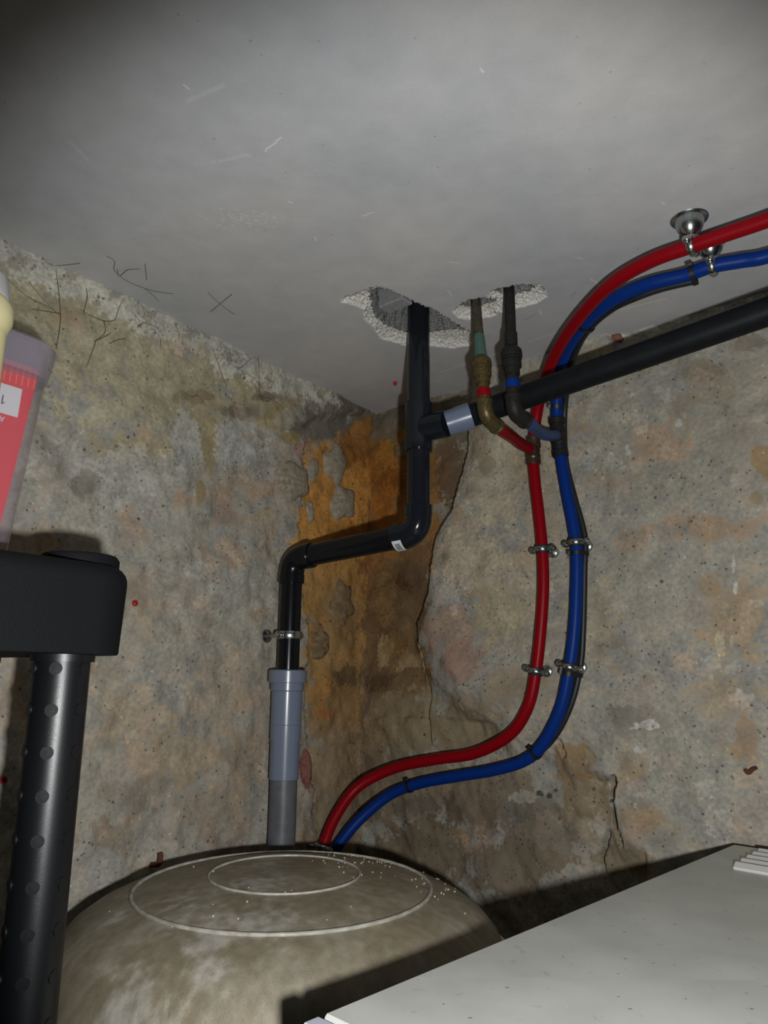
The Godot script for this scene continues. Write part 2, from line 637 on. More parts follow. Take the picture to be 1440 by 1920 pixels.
func build_setting() -> void:
	# floor and the two far walls close the cellar
	var o := EYE + C
	var mb := MB.new()
	var fc := o + uR * 1.5 + nR * 1.4
	fc.y = -0.1
	mb.cbox(fc, Vector3(4.4, 0.2, 4.2), Basis(uR, Vector3.UP, nR), 0.0)
	structure("floor", mb, M.floor, "grey concrete cellar floor")
	mb = MB.new()
	var q := o + uR * 1.4 + nR * 2.9
	q.y = 1.15
	mb.cbox(q, Vector3(4.4, 2.3, 0.2), Basis(uR, Vector3.UP, nR), 0.0)
	structure("wall_back", mb, M.masonry, "plain plastered cellar wall behind the viewer")
	mb = MB.new()
	q = o + uR * 3.2 + nR * 1.3
	q.y = 1.15
	mb.cbox(q, Vector3(0.2, 2.3, 3.4), Basis(uR, Vector3.UP, nR), 0.0)
	structure("wall_side", mb, M.masonry, "plain plastered cellar wall facing the rendered wall")

	# ---- left wall
	var H0 := 0.98
	var H1 := 2.27
	var och := to_sh([[572, 800], [600, 780], [690, 770], [740, 780], [760, 1650], [600, 1650], [590, 1500], [575, 1340], [580, 1200], [565, 1060], [562, 980], [572, 900]], true)
	var dl := func(s: float, h: float) -> float:
		var v := nz.get_noise_2d(s * 6.0, h * 6.0) * 0.012 + nz.get_noise_2d(s * 22.0 + 50.0, h * 22.0) * 0.0032 + nz.get_noise_2d(s * 75.0, h * 75.0 + 9.0) * 0.0009
		if s < 0.4:
			var d := sd_poly(Vector2(s, h), och) + nz.get_noise_2d(s * 40.0, h * 40.0) * 0.012
			v -= 0.014 * smoothstep(0.006, -0.008, d)
		if h > 2.17: v += 0.006 * smoothstep(2.17, 2.20, h)
		return v
	var base := [[190, 183, 167], [182, 178, 167], [184, 170, 150]]
	var pl := []
	# cream lime wash under the ceiling
	pl.append_array([[150, 640, 190, 120, 190, 182, 150, 0.9, 0.9], [330, 730, 150, 110, 192, 184, 152, 0.9, 0.9], [520, 740, 110, 60, 188, 176, 138, 0.8, 0.8], [60, 560, 120, 70, 188, 180, 150, 0.8, 0.6], [380, 800, 30, 70, 182, 166, 126, 0.8, 0.6], [395, 850, 18, 40, 182, 162, 120, 0.7, 0.8], [250, 840, 110, 30, 180, 166, 128, 0.6, 1.0]])
	for k in 9: pl.append([k * 78.0, 470.0 + k * 36.0, 62, 24, 214, 212, 200, 0.8, 0.9])
	pl.append_array([[560, 700, 45, 22, 214, 210, 196, 0.8, 0.8], [350, 830, 34, 70, 198, 198, 190, 0.85, 0.7], [455, 830, 48, 66, 200, 200, 192, 0.9, 0.7], [240, 880, 60, 45, 196, 194, 184, 0.7, 0.9], [120, 860, 70, 45, 194, 192, 184, 0.7, 1.0], [280, 960, 90, 90, 192, 190, 180, 0.7, 1.0], [330, 1060, 110, 90, 184, 178, 164, 0.7, 1.0], [450, 1120, 70, 70, 190, 186, 174, 0.7, 1.0]])
	pl.append_array([[520, 780, 40, 28, 178, 160, 112, 0.8, 0.7], [455, 770, 42, 16, 122, 116, 104, 0.7, 1.0], [497, 745, 26, 10, 120, 112, 100, 0.7, 1.0], [362, 745, 34, 14, 140, 122, 92, 0.6, 1.2], [620, 795, 78, 42, 128, 122, 110, 0.95, 0.8], [690, 760, 60, 42, 122, 114, 98, 0.9, 0.8], [575, 845, 30, 20, 170, 132, 116, 0.7, 1.0], [545, 820, 22, 14, 170, 152, 98, 0.8, 0.8], [485, 880, 20, 34, 136, 130, 120, 0.5, 1.2]])
	pl.append_array([[160, 910, 30, 26, 130, 124, 112, 0.6, 1.2], [420, 925, 36, 26, 196, 168, 140, 0.7, 1.0], [500, 920, 36, 22, 200, 172, 144, 0.7, 1.0], [425, 965, 30, 24, 168, 136, 116, 0.5, 1.2], [340, 935, 24, 14, 186, 152, 122, 0.6, 1.2], [375, 920, 8, 28, 150, 128, 84, 0.7, 1.0], [430, 1040, 36, 30, 200, 170, 140, 0.5, 1.0], [250, 990, 26, 50, 190, 158, 128, 0.5, 1.1], [500, 990, 24, 40, 196, 176, 150, 0.6, 0.9]])
	pl.append_array([[70, 1010, 60, 40, 186, 160, 132, 0.5, 1.1], [260, 1120, 30, 60, 196, 172, 144, 0.5, 1.0], [250, 1350, 80, 70, 198, 176, 146, 0.6, 0.9], [420, 1300, 70, 90, 194, 176, 150, 0.6, 1.0], [330, 1420, 90, 60, 190, 168, 136, 0.6, 1.0], [470, 1420, 40, 70, 182, 158, 128, 0.6, 1.0], [250, 1500, 60, 40, 148, 138, 122, 0.6, 1.2], [200, 1570, 50, 40, 142, 128, 106, 0.6, 1.2], [400, 1520, 80, 60, 176, 156, 130, 0.6, 1.0], [440, 1600, 60, 40, 150, 136, 118, 0.5, 1.2], [300, 1560, 40, 60, 188, 180, 166, 0.6, 0.9], [535, 1560, 30, 60, 170, 150, 116, 0.6, 1.0], [190, 1280, 40, 60, 190, 178, 156, 0.5, 1.0], [20, 1330, 40, 60, 188, 166, 140, 0.5, 1.0]])
	pl.append_array([[545, 1390, 26, 60, 170, 146, 112, 0.5, 1.0], [505, 1280, 16, 60, 188, 182, 168, 0.6, 0.8]])
	# bare earth mortar in the corner
	for k in 7: pl.append([690.0, 850.0 + k * 105.0, 44, 75, [176, 190, 170, 150, 150, 150, 140][k], [122, 132, 122, 112, 124, 126, 118][k], [62, 66, 70, 74, 92, 98, 94][k], 1.0, 0.3])
	pl.append_array([[640, 900, 76, 90, 220, 158, 80, 1.0, 0.35], [632, 1000, 76, 90, 220, 158, 80, 1.0, 0.35], [640, 1110, 72, 90, 196, 150, 86, 1.0, 0.35], [640, 1220, 66, 110, 190, 148, 92, 1.0, 0.4], [640, 1330, 60, 90, 172, 136, 88, 0.9, 0.5], [660, 850, 40, 30, 150, 100, 50, 0.8, 0.9], [655, 1010, 34, 30, 160, 96, 38, 0.6, 1.0], [650, 1150, 34, 60, 156, 130, 94, 0.7, 1.0], [610, 1300, 26, 50, 188, 138, 78, 0.7, 0.8], [660, 1270, 30, 24, 92, 78, 60, 0.6, 1.1], [620, 1340, 22, 12, 190, 110, 66, 0.5, 1.0], [640, 1440, 70, 90, 170, 146, 114, 0.9, 0.7], [640, 1560, 70, 90, 156, 136, 110, 0.9, 0.7], [575, 1445, 14, 40, 128, 82, 70, 0.9, 0.3]])
	var iml := wall_image(true, -0.1, 0.95, H0, H1, 950, 1166, base, pl, 5200, 21, 0.88)
	M.wall_left = textured(iml, 0.95, 0.06)
	var wl := make_wall("wall_left", true, M.wall_left, -0.1, 0.95, H0, H1, 0.0035, dl, "old rubble wall with flaking cream and grey render")
	stone(wl, 545, 902, 42, 44, true, 0.014, M.stone_grey, 1, 0.006)
	stone(wl, 637, 868, 24, 40, true, 0.016, M.stone_grey, 2)
	stone(wl, 652, 942, 25, 36, true, 0.017, M.stone_grey, 3)
	stone(wl, 594, 880, 14, 26, true, 0.012, M.stone_grey, 4)
	stone(wl, 590, 960, 9, 24, true, 0.010, M.stone_grey, 5)
	stone(wl, 610, 1205, 18, 36, true, 0.012, M.stone_brown, 10)
	stone(wl, 576, 1445, 11, 40, true, 0.014, M.brick, 11, 0.006)
	stone(wl, 650, 1130, 24, 46, true, 0.012, M.stone_brown, 12)

	# ---- right wall: thick render slab that stands proud of the bare corner and of the stones under it
	var slab := to_sh([[884, 640], [884, 735], [874, 830], [860, 900], [850, 950], [818, 1000], [806, 1060], [800, 1110], [780, 1165], [783, 1210], [800, 1262], [850, 1310], [905, 1345], [960, 1402], [1045, 1388], [1062, 1428], [1100, 1442], [1148, 1460], [1146, 1500], [1150, 1548], [1164, 1588], [1212, 1606], [1300, 1640], [1700, 1700], [1800, 500]], false)
	var cr0 := to_sh([[884, 735], [874, 830], [860, 900], [850, 950], [818, 1000], [806, 1060], [800, 1110], [780, 1165]], false)
	var cr1 := to_sh([[780, 1165], [785, 1230], [791, 1300], [795, 1390]], false)
	var cr2 := to_sh([[1049, 1390], [1056, 1416]], false)
	var cr3 := to_sh([[1149, 1461], [1145, 1500], [1150, 1548]], false)
	var cr4 := to_sh([[1150, 1548], [1163, 1585]], false)
	var cr5 := to_sh([[1132, 1565], [1118, 1610], [1121, 1640]], false)
	var low := to_sh([[690, 1350], [1100, 1440], [1250, 1680], [690, 1700]], false)
	var dr := func(s: float, h: float) -> float:
		var p := Vector2(s, h)
		var v := nz.get_noise_2d(s * 5.0 + 90.0, h * 5.0) * 0.010 + nz.get_noise_2d(s * 20.0 + 70.0, h * 20.0) * 0.0032 + nz.get_noise_2d(s * 70.0, h * 70.0 + 19.0) * 0.0008
		if s < 0.62:
			var jag := nz.get_noise_2d(s * 60.0, h * 60.0) * 0.004
			var d := sd_poly(p, slab) + jag
			var near := sd_line(p, cr0)
			var soft := 0.05
			if near < 0.05: soft = lerpf(0.008, 0.05, near / 0.05)
			var n3 := sd_line(p, cr3)
			if n3 < 0.05: soft = minf(soft, lerpf(0.006, 0.05, n3 / 0.05))
			var deep := lerpf(0.022, 0.036, smoothstep(1.50, 1.68, h))
			v -= deep * smoothstep(-0.2 * soft, 0.8 * soft, d)
			if near < 0.010: v -= 0.05 * smoothstep(0.0062, 0.0035, near + jag * 0.3)
			if n3 < 0.008: v -= 0.04 * smoothstep(0.006, 0.0035, n3)
			var c1 := sd_line(p, cr1)
			if c1 < 0.006: v -= 0.012 * smoothstep(0.004, 0.001, c1)
			var c2 := minf(sd_line(p, cr2), minf(sd_line(p, cr4), sd_line(p, cr5)))
			if c2 < 0.006: v -= 0.02 * smoothstep(0.0045, 0.001, c2)
			# swelling of the slab along its edge, folds in the stones below
			v += 0.018 * exp(-pow((d + 0.055) / 0.045, 2.0)) * smoothstep(1.45, 1.6, h)
			if d > -0.01 and h < 1.52:
				v += nz.get_noise_2d(s * 9.0 + h * 3.0, h * 4.0 + 40.0) * 0.010
		return v
	var baser := [[182, 175, 160], [174, 171, 160], [180, 166, 146]]
	var pr := []
	# bare corner strip
	for k in 7: pr.append([684.0, 850.0 + k * 105.0, 40, 75, [166, 180, 160, 140, 146, 146, 136][k], [112, 122, 112, 104, 120, 124, 116][k], [56, 60, 62, 68, 90, 98, 94][k], 1.0, 0.3])
	pr.append_array([[740, 880, 95, 90, 150, 108, 60, 1.0, 0.4], [735, 1000, 95, 110, 168, 122, 70, 1.0, 0.4], [735, 1130, 85, 100, 122, 98, 68, 1.0, 0.4], [735, 1250, 80, 80, 134, 108, 74, 1.0, 0.5], [720, 790, 70, 40, 128, 118, 100, 0.95, 0.6], [820, 780, 60, 70, 120, 110, 92, 0.9, 0.7], [830, 880, 34, 70, 116, 94, 70, 0.9, 0.6], [715, 835, 30, 16, 190, 140, 60, 0.8, 0.9], [735, 815, 16, 22, 180, 130, 56, 0.8, 0.9], [700, 880, 34, 60, 178, 118, 52, 0.8, 0.7], [715, 900, 40, 24, 120, 70, 30, 0.6, 1.1], [765, 900, 30, 22, 156, 128, 86, 0.7, 1.0], [700, 940, 30, 40, 176, 112, 44, 0.8, 0.8], [745, 1090, 30, 26, 92, 62, 44, 0.7, 1.1], [760, 1050, 40, 60, 116, 94, 72, 0.6, 1.0], [700, 1130, 30, 60, 148, 116, 72, 0.7, 0.9], [700, 1220, 16, 40, 186, 164, 118, 0.8, 0.9], [760, 1240, 44, 20, 184, 164, 124, 0.7, 1.0], [735, 1210, 30, 24, 132, 100, 62, 0.6, 1.0], [690, 1280, 40, 20, 88, 72, 56, 0.6, 1.2]])
	# stones under the slab
	pr.append_array([[740, 1360, 110, 70, 152, 134, 104, 0.9, 0.7], [860, 1370, 90, 60, 150, 134, 108, 0.9, 0.8], [760, 1480, 120, 80, 142, 126, 104, 0.9, 0.7], [900, 1500, 110, 70, 138, 122, 100, 0.9, 0.7], [1000, 1560, 90, 80, 138, 128, 112, 0.9, 0.7], [1090, 1500, 60, 80, 150, 132, 104, 0.9, 0.7], [1080, 1430, 50, 36, 158, 130, 94, 0.8, 0.8], [780, 1600, 110, 70, 128, 112, 90, 0.9, 0.7], [940, 1630, 110, 60, 130, 116, 96, 0.9, 0.8], [1160, 1610, 60, 50, 140, 124, 98, 0.8, 0.8], [960, 1540, 60, 40, 116, 110, 100, 0.5, 1.3], [770, 1510, 50, 20, 96, 90, 80, 0.5, 1.3], [830, 1530, 30, 30, 100, 88, 76, 0.5, 1.3], [1000, 1490, 8, 8, 74, 70, 60, 0.8, 0.6], [1018, 1494, 8, 7, 74, 70, 60, 0.8, 0.6], [1030, 1485, 6, 6, 78, 74, 64, 0.7, 0.6], [905, 1560, 20, 80, 112, 92, 78, 0.5, 1.1], [1200, 1530, 40, 40, 176, 150, 116, 0.6, 0.9]])
	# the slab: beige by the crack, grey cement to the right
	pr.append_array([[880, 1050, 60, 90, 196, 181, 156, 0.8, 0.8], [930, 900, 60, 120, 192, 180, 156, 0.8, 0.7], [960, 1120, 80, 100, 196, 182, 158, 0.7, 0.9], [850, 1180, 50, 60, 166, 138, 118, 0.7, 0.9], [870, 1240, 46, 40, 168, 134, 118, 0.7, 0.9], [930, 1150, 50, 60, 178, 166, 128, 0.5, 1.0], [915, 880, 20, 16, 128, 112, 92, 0.5, 1.2], [905, 830, 22, 40, 150, 134, 106, 0.6, 1.1], [960, 1290, 60, 40, 160, 140, 112, 0.6, 1.1], [880, 1320, 60, 24, 156, 138, 112, 0.5, 1.1], [1020, 900, 40, 140, 180, 164, 138, 0.6, 0.9]])
	pr.append_array([[1230, 860, 180, 130, 176, 170, 154, 0.75, 0.9], [1180, 1060, 120, 110, 176, 171, 156, 0.75, 0.9], [1380, 760, 90, 110, 172, 166, 150, 0.7, 0.9], [1260, 1420, 130, 110, 178, 172, 156, 0.7, 0.9], [1330, 990, 95, 24, 178, 146, 114, 0.6, 1.1], [1180, 1010, 36, 26, 180, 150, 120, 0.5, 1.1], [1440, 870, 34, 34, 168, 136, 92, 0.7, 1.0], [1230, 830, 60, 40, 184, 152, 122, 0.6, 1.1], [1310, 700, 40, 24, 134, 124, 102, 0.5, 1.3], [1410, 640, 40, 14, 118, 110, 94, 0.5, 1.4], [1380, 1160, 70, 70, 182, 154, 118, 0.6, 1.0], [1110, 1160, 60, 80, 186, 172, 140, 0.5, 1.0], [1360, 1300, 70, 50, 178, 156, 124, 0.5, 1.0], [1180, 1350, 60, 30, 132, 124, 112, 0.5, 1.3], [1160, 1340, 30, 20, 128, 122, 112, 0.5, 1.3], [1400, 1390, 26, 50, 168, 136, 104, 0.6, 1.0], [1240, 740, 26, 14, 206, 204, 196, 0.7, 0.9], [1200, 790, 24, 20, 196, 186, 168, 0.7, 0.9], [1272, 792, 7, 9, 214, 210, 200, 0.9, 0.3], [1284, 778, 5, 8, 214, 208, 190, 0.9, 0.3], [1176, 842, 8, 14, 212, 208, 196, 0.8, 0.8], [1160, 868, 10, 6, 212, 208, 196, 0.6, 0.9], [1375, 1060, 4, 20, 214, 214, 208, 0.9, 0.4], [1378, 1100, 5, 16, 214, 214, 208, 0.9, 0.5], [1350, 1205, 10, 26, 208, 196, 166, 0.8, 0.6], [1372, 1205, 4, 14, 210, 200, 176, 0.8, 0.6], [1395, 1310, 20, 20, 204, 202, 194, 0.7, 0.9], [1210, 1360, 22, 10, 214, 212, 204, 0.8, 0.9], [1200, 1405, 12, 8, 212, 210, 202, 0.8, 0.9], [1190, 1430, 10, 6, 212, 210, 202, 0.7, 0.9], [1192, 1510, 4, 8, 214, 212, 204, 0.8, 0.5], [1230, 1590, 30, 14, 190, 186, 174, 0.6, 0.9], [1215, 1545, 24, 24, 172, 136, 98, 0.5, 1.0], [1420, 930, 12, 14, 150, 126, 92, 0.5, 1.0]])
	# ragged light rim of plaster under the ceiling
	for k in 6: pr.append([1090.0 + k * 60.0, 648.0 - k * 17.5, 30, 7, 206, 202, 188, 0.8, 0.9])
	pr.append_array([[850, 735, 40, 22, 150, 142, 124, 0.8, 1.0], [990, 700, 60, 20, 176, 168, 148, 0.7, 0.8], [1150, 680, 90, 30, 168, 158, 132, 0.6, 1.0]])
	var imr := wall_image(false, -0.1, 1.02, H0, H1, 1010, 1166, baser, pr, 6500, 47, 0.90)
	M.wall_right = textured(imr, 0.95, 0.06)
	var wr := make_wall("wall_right", false, M.wall_right, -0.1, 1.02, H0, H1, 0.0035, dr, "rubble wall with a thick cracked slab of grey render")
	stone(wr, 1156, 634, 16, 9, false, 0.012, M.brick, 21, 0.002)
	stone(wr, 735, 838, 16, 22, false, 0.014, M.stone_brown, 23, 0.038)

	build_ceiling()

func build_ceiling() -> void:
	var o := EYE + C
	var hole := func(a: Array) -> PackedVector2Array:
		var r := PackedVector2Array()
		for q in a: r.append(abC(ceil_pt(600.0 + q[0] / 2.88, 480.0 + q[1] / 2.88)))
		return r
	var inner := [
		hole.call([[270, 205], [300, 195], [345, 195], [370, 185], [470, 235], [530, 260], [590, 290], [650, 320], [720, 360], [790, 410], [740, 415], [640, 432], [560, 440], [460, 438], [400, 415], [350, 395], [300, 340], [280, 300], [275, 250]]),
		hole.call([[755, 270], [790, 245], [840, 235], [900, 232], [950, 250], [930, 275], [890, 285], [850, 300], [800, 300], [765, 285]]),
		hole.call([[940, 205], [960, 185], [1000, 178], [1050, 165], [1140, 160], [1155, 190], [1130, 215], [1080, 225], [1050, 235], [980, 225]])]
	var outer := [
		hole.call([[118, 232], [160, 215], [240, 185], [300, 168], [370, 180], [470, 230], [590, 283], [650, 315], [790, 400], [822, 420], [822, 480], [720, 497], [600, 487], [460, 482], [390, 465], [330, 442], [290, 380], [245, 340], [240, 290], [180, 262], [118, 250]]),
		hole.call([[722, 290], [755, 265], [800, 240], [870, 228], [950, 245], [985, 262], [960, 300], [930, 325], [880, 335], [800, 345], [750, 335], [722, 310]]),
		hole.call([[910, 210], [935, 185], [1000, 172], [1060, 160], [1160, 155], [1218, 178], [1215, 225], [1180, 250], [1110, 270], [1050, 285], [985, 305], [960, 290], [935, 250], [915, 235]])]
	var depth := [0.085, 0.045, 0.045]
	var lo := Vector2(1e9, 1e9)
	var hi := -lo
	var boxes := []
	for k in 3:
		var l := Vector2(1e9, 1e9)
		var h := -l
		for q in outer[k]:
			l = l.min(q)
			h = h.max(q)
		l -= Vector2.ONE * 0.012
		h += Vector2.ONE * 0.012
		boxes.append([l, h])
		lo = lo.min(l)
		hi = hi.max(h)
	var st := 0.002
	var na := int((hi.x - lo.x) / st)
	var nb := int((hi.y - lo.y) / st)
	hi = lo + Vector2(na, nb) * st
	var pos := PackedVector3Array()
	var zone := PackedByteArray()
	for j in nb + 1:
		for i in na + 1:
			var p := lo + Vector2(i, j) * st
			var z := 0.0
			var zn := 0
			for k in 3:
				var bx: Array = boxes[k]
				if p.x < bx[0].x or p.y < bx[0].y or p.x > bx[1].x or p.y > bx[1].y: continue
				var jg := nz.get_noise_2d(p.x * 70.0, p.y * 70.0) * 0.004 + nz.get_noise_2d(p.x * 260.0, p.y * 260.0) * 0.0025
				var d1 := sd_poly(p, outer[k]) + jg
				if d1 > 0.0: continue
				zn = maxi(zn, 1)
				z = maxf(z, 0.003 + minf(-d1, 0.02) * 0.35 + nz.get_noise_2d(p.x * 150.0, p.y * 150.0) * 0.003)
				var d2 := sd_poly(p, inner[k]) + jg
				if d2 < 0.0:
					zn = 2
					z = maxf(z, 0.008 + (depth[k] - 0.008) * smoothstep(0.0, 0.026, -d2) + nz.get_noise_2d(p.x * 120.0 + 7.0, p.y * 120.0) * 0.012)
			var w := o + uR * p.x + nR * p.y
			if i == 0 or j == 0 or i == na or j == nb: z = 0.0
			w.y = EYE.y + HC + z
			pos.append(w)
			zone.append(zn)
	# split the fine patch by what shows: paint, white chipped plaster, bare concrete
	var mbs := [MB.new(), MB.new(), MB.new()]
	var nrm := PackedVector3Array()
	nrm.resize(pos.size())
	var W := na + 1
	for j in nb:
		for i in na:
			var k := j * W + i
			var fn := -(pos[k + 1] - pos[k]).cross(pos[k + W] - pos[k])
			if fn.y > 0.0: fn = -fn
			nrm[k] += fn
			nrm[k + 1] += fn
			nrm[k + W] += fn
			nrm[k + W + 1] += fn
	var remap := [{}, {}, {}]
	for j in nb:
		for i in na:
			var k := j * W + i
			var zz := maxi(maxi(zone[k], zone[k + 1]), maxi(zone[k + W], zone[k + W + 1]))
			var mb: MB = mbs[zz]
			var rm: Dictionary = remap[zz]
			var id := []
			for kk in [k, k + 1, k + W + 1, k + W]:
				if not rm.has(kk):
					rm[kk] = mb.v.size()
					mb.v.append(pos[kk])
					mb.n.append(nrm[kk].normalized())
					var pp := lo + Vector2(kk % W, kk / W) * st
					mb.t.append(pp / 1.9 + Vector2(0.2, 0.05))
				id.append(rm[kk])
			mb.ix.append_array([id[0], id[2], id[1], id[0], id[3], id[2]])
	var main: MB = mbs[0]
	var rect := func(a0: float, a1: float, b0: float, b1: float) -> void:
		var b := main.v.size()
		for q in [[a0, b0], [a1, b0], [a1, b1], [a0, b1]]:
			var w: Vector3 = o + uR * q[0] + nR * q[1]
			w.y = EYE.y + HC
			main.v.append(w)
			main.n.append(Vector3.DOWN)
			main.t.append(Vector2(q[0], q[1]) / 1.9 + Vector2(0.2, 0.05))
		main.ix.append_array([b, b + 2, b + 1, b, b + 3, b + 2])
	rect.call(-0.8, 3.3, -0.3, lo.y)
	rect.call(-0.8, 3.3, hi.y, 3.1)
	rect.call(-0.8, lo.x, lo.y, hi.y)
	rect.call(hi.x, 3.3, lo.y, hi.y)
	var sc := o + uR * 1.25 + nR * 1.4
	sc.y = EYE.y + HC + 0.17
	main.cbox(sc, Vector3(4.1, 0.1, 3.4), Basis(uR, Vector3.UP, nR), 0.0)
	M.ceiling = ceiling_material()
	var cl := structure("ceiling", main, M.ceiling, "flat white painted ceiling with three broken out holes")
	part("chipped_plaster", mbs[1], M.plaster_white, cl, "white crumbled plaster around the pipe holes")
	part("bare_concrete", mbs[2], M.concrete, cl, "rough grey concrete inside the pipe holes")
	var blk := MB.new()
	var bc := ceil_pt(741, 584) + Vector3.UP * 0.045
	blk.cbox(bc, Vector3(0.055, 0.07, 0.03), Basis(uR, Vector3.UP, nR), 0.002)
	part("concrete_block", blk, M.concrete_smooth, cl, "smooth grey concrete face in the largest hole")

func ceiling_material() -> StandardMaterial3D:
	var w := 1024
	var n0 := bytes_noise(w, w, 0.004, 4, 5)
	var n1 := bytes_noise(w, w, 0.03, 4, 6)
	var n2 := bytes_noise(w, w, 0.35, 2, 7)
	var d := PackedByteArray()
	d.resize(w * w * 3)
	var ht := PackedByteArray()
	ht.resize(w * w)
	for i in w * w:
		var g := 187.0 + (n0[i] - 128.0) * 0.07 + (n1[i] - 128.0) * 0.035 + (n2[i] - 128.0) * 0.02
		var warm := (n0[i] - 128.0) * 0.02
		d[i * 3] = int(g + warm)
		d[i * 3 + 1] = int(g)
		d[i * 3 + 2] = int(g - warm)
		ht[i] = clampi(int(n0[i] * 0.5 + n1[i] * 0.42 + n2[i] * 0.08), 0, 255)
	var im := Image.create_from_data(w, w, false, Image.FORMAT_RGB8, d)
	var at := func(px: float, py: float) -> Vector2:
		return (abC(ceil_pt(px, py)) / 1.9 + Vector2(0.2, 0.05)) * w
	var line := func(x0: float, y0: float, x1: float, y1: float, c: Color, wd: float, al: float) -> void:
		var a: Vector2 = at.call(x0, y0)
		var b: Vector2 = at.call(x1, y1)
		var steps := int(a.distance_to(b)) + 1
		for k in steps + 1:
			var p := a.lerp(b, float(k) / steps)
			for yy in range(-1, 2):
				for xx in range(-1, 2):
					if Vector2(xx, yy).length() > wd: continue
					var q := Vector2i(posmod(int(p.x) + xx, w), posmod(int(p.y) + yy, w))
					im.set_pixelv(q, im.get_pixelv(q).lerp(c, al))
	var wt := rgb(236, 234, 226)
	for q in [[497, 283, 527, 258], [345, 160, 356, 167], [540, 378, 549, 381], [590, 444, 593, 452], [680, 405, 700, 398], [1108, 523, 1126, 536], [842, 491, 862, 493], [840, 545, 848, 556], [1080, 483, 1092, 485], [902, 128, 906, 136], [480, 412, 483, 415], [1241, 381, 1249, 382], [1010, 580, 1016, 590], [820, 700, 935, 662], [990, 641, 1085, 610], [1125, 590, 1250, 560]]:
		line.call(q[0], q[1], q[2], q[3], wt, 0.9, 0.7)
	for q in [[395, 305, 470, 290], [350, 190, 420, 160], [130, 265, 165, 300]]: line.call(q[0], q[1], q[2], q[3], rgb(214, 214, 214), 1.5, 0.12)
	for q in [[985, 600, 1005, 588], [1072, 555, 1080, 548], [815, 255, 816, 256], [470, 75, 470, 77], [400, 260, 402, 260], [620, 440, 622, 440]]: line.call(q[0], q[1], q[2], q[3], rgb(120, 116, 108), 0.9, 0.5)
	var rng := RandomNumberGenerator.new()
	rng.seed = 77
	for k in 260:
		var p := Vector2i(rng.randi_range(0, w - 1), rng.randi_range(0, w - 1))
		im.set_pixelv(p, im.get_pixelv(p) * rng.randf_range(0.75, 0.93))
	for k in 60:
		var px := 460.0 + rng.randfn(0, 40.0)
		var py := 412.0 + rng.randfn(0, 10.0)
		line.call(px, py, px + 1.0, py, wt, 0.5, 0.5)
	var m := mat(Color.WHITE, 0.8, 0.0, 0.3)
	m.albedo_texture = ImageTexture.create_from_image(im)
	m.heightmap_enabled = true
	m.heightmap_texture = ImageTexture.create_from_image(Image.create_from_data(w, w, false, Image.FORMAT_L8, ht))
	m.heightmap_scale = 0.12
	return m

# ------------------------------------------------------------------ pipes
func cyl(p: Vector3, q: Vector3, r: float, sides := 28) -> MB:
	var mb := MB.new()
	mb.tube(PackedVector3Array([p, q]), r, sides)
	return mb

func bend(p0: Vector3, corner: Vector3, p1: Vector3, rb: float) -> PackedVector3Array:   # straight, arc of about radius rb, straight
	var d0 := (p0 - corner).normalized()
	var d1 := (p1 - corner).normalized()
	var o := PackedVector3Array([p0])
	for k in 11:
		var t := k / 10.0
		var a := corner + d0 * rb
		var b := corner + d1 * rb
		o.append(a.lerp(corner, t).lerp(corner.lerp(b, t), t))
	o.append(p1)
	return o

func socket(o: Vector3, axis: Vector3, r: float, len_: float) -> MB:     # glued socket collar with a rounded lip
	var mb := MB.new()
	mb.lathe(o, axis, [Vector2(0, 0), Vector2(r - 0.001, 0), Vector2(r, 0.001), Vector2(r, len_ - 0.0015), Vector2(r - 0.0012, len_), Vector2(0, len_)])
	return mb

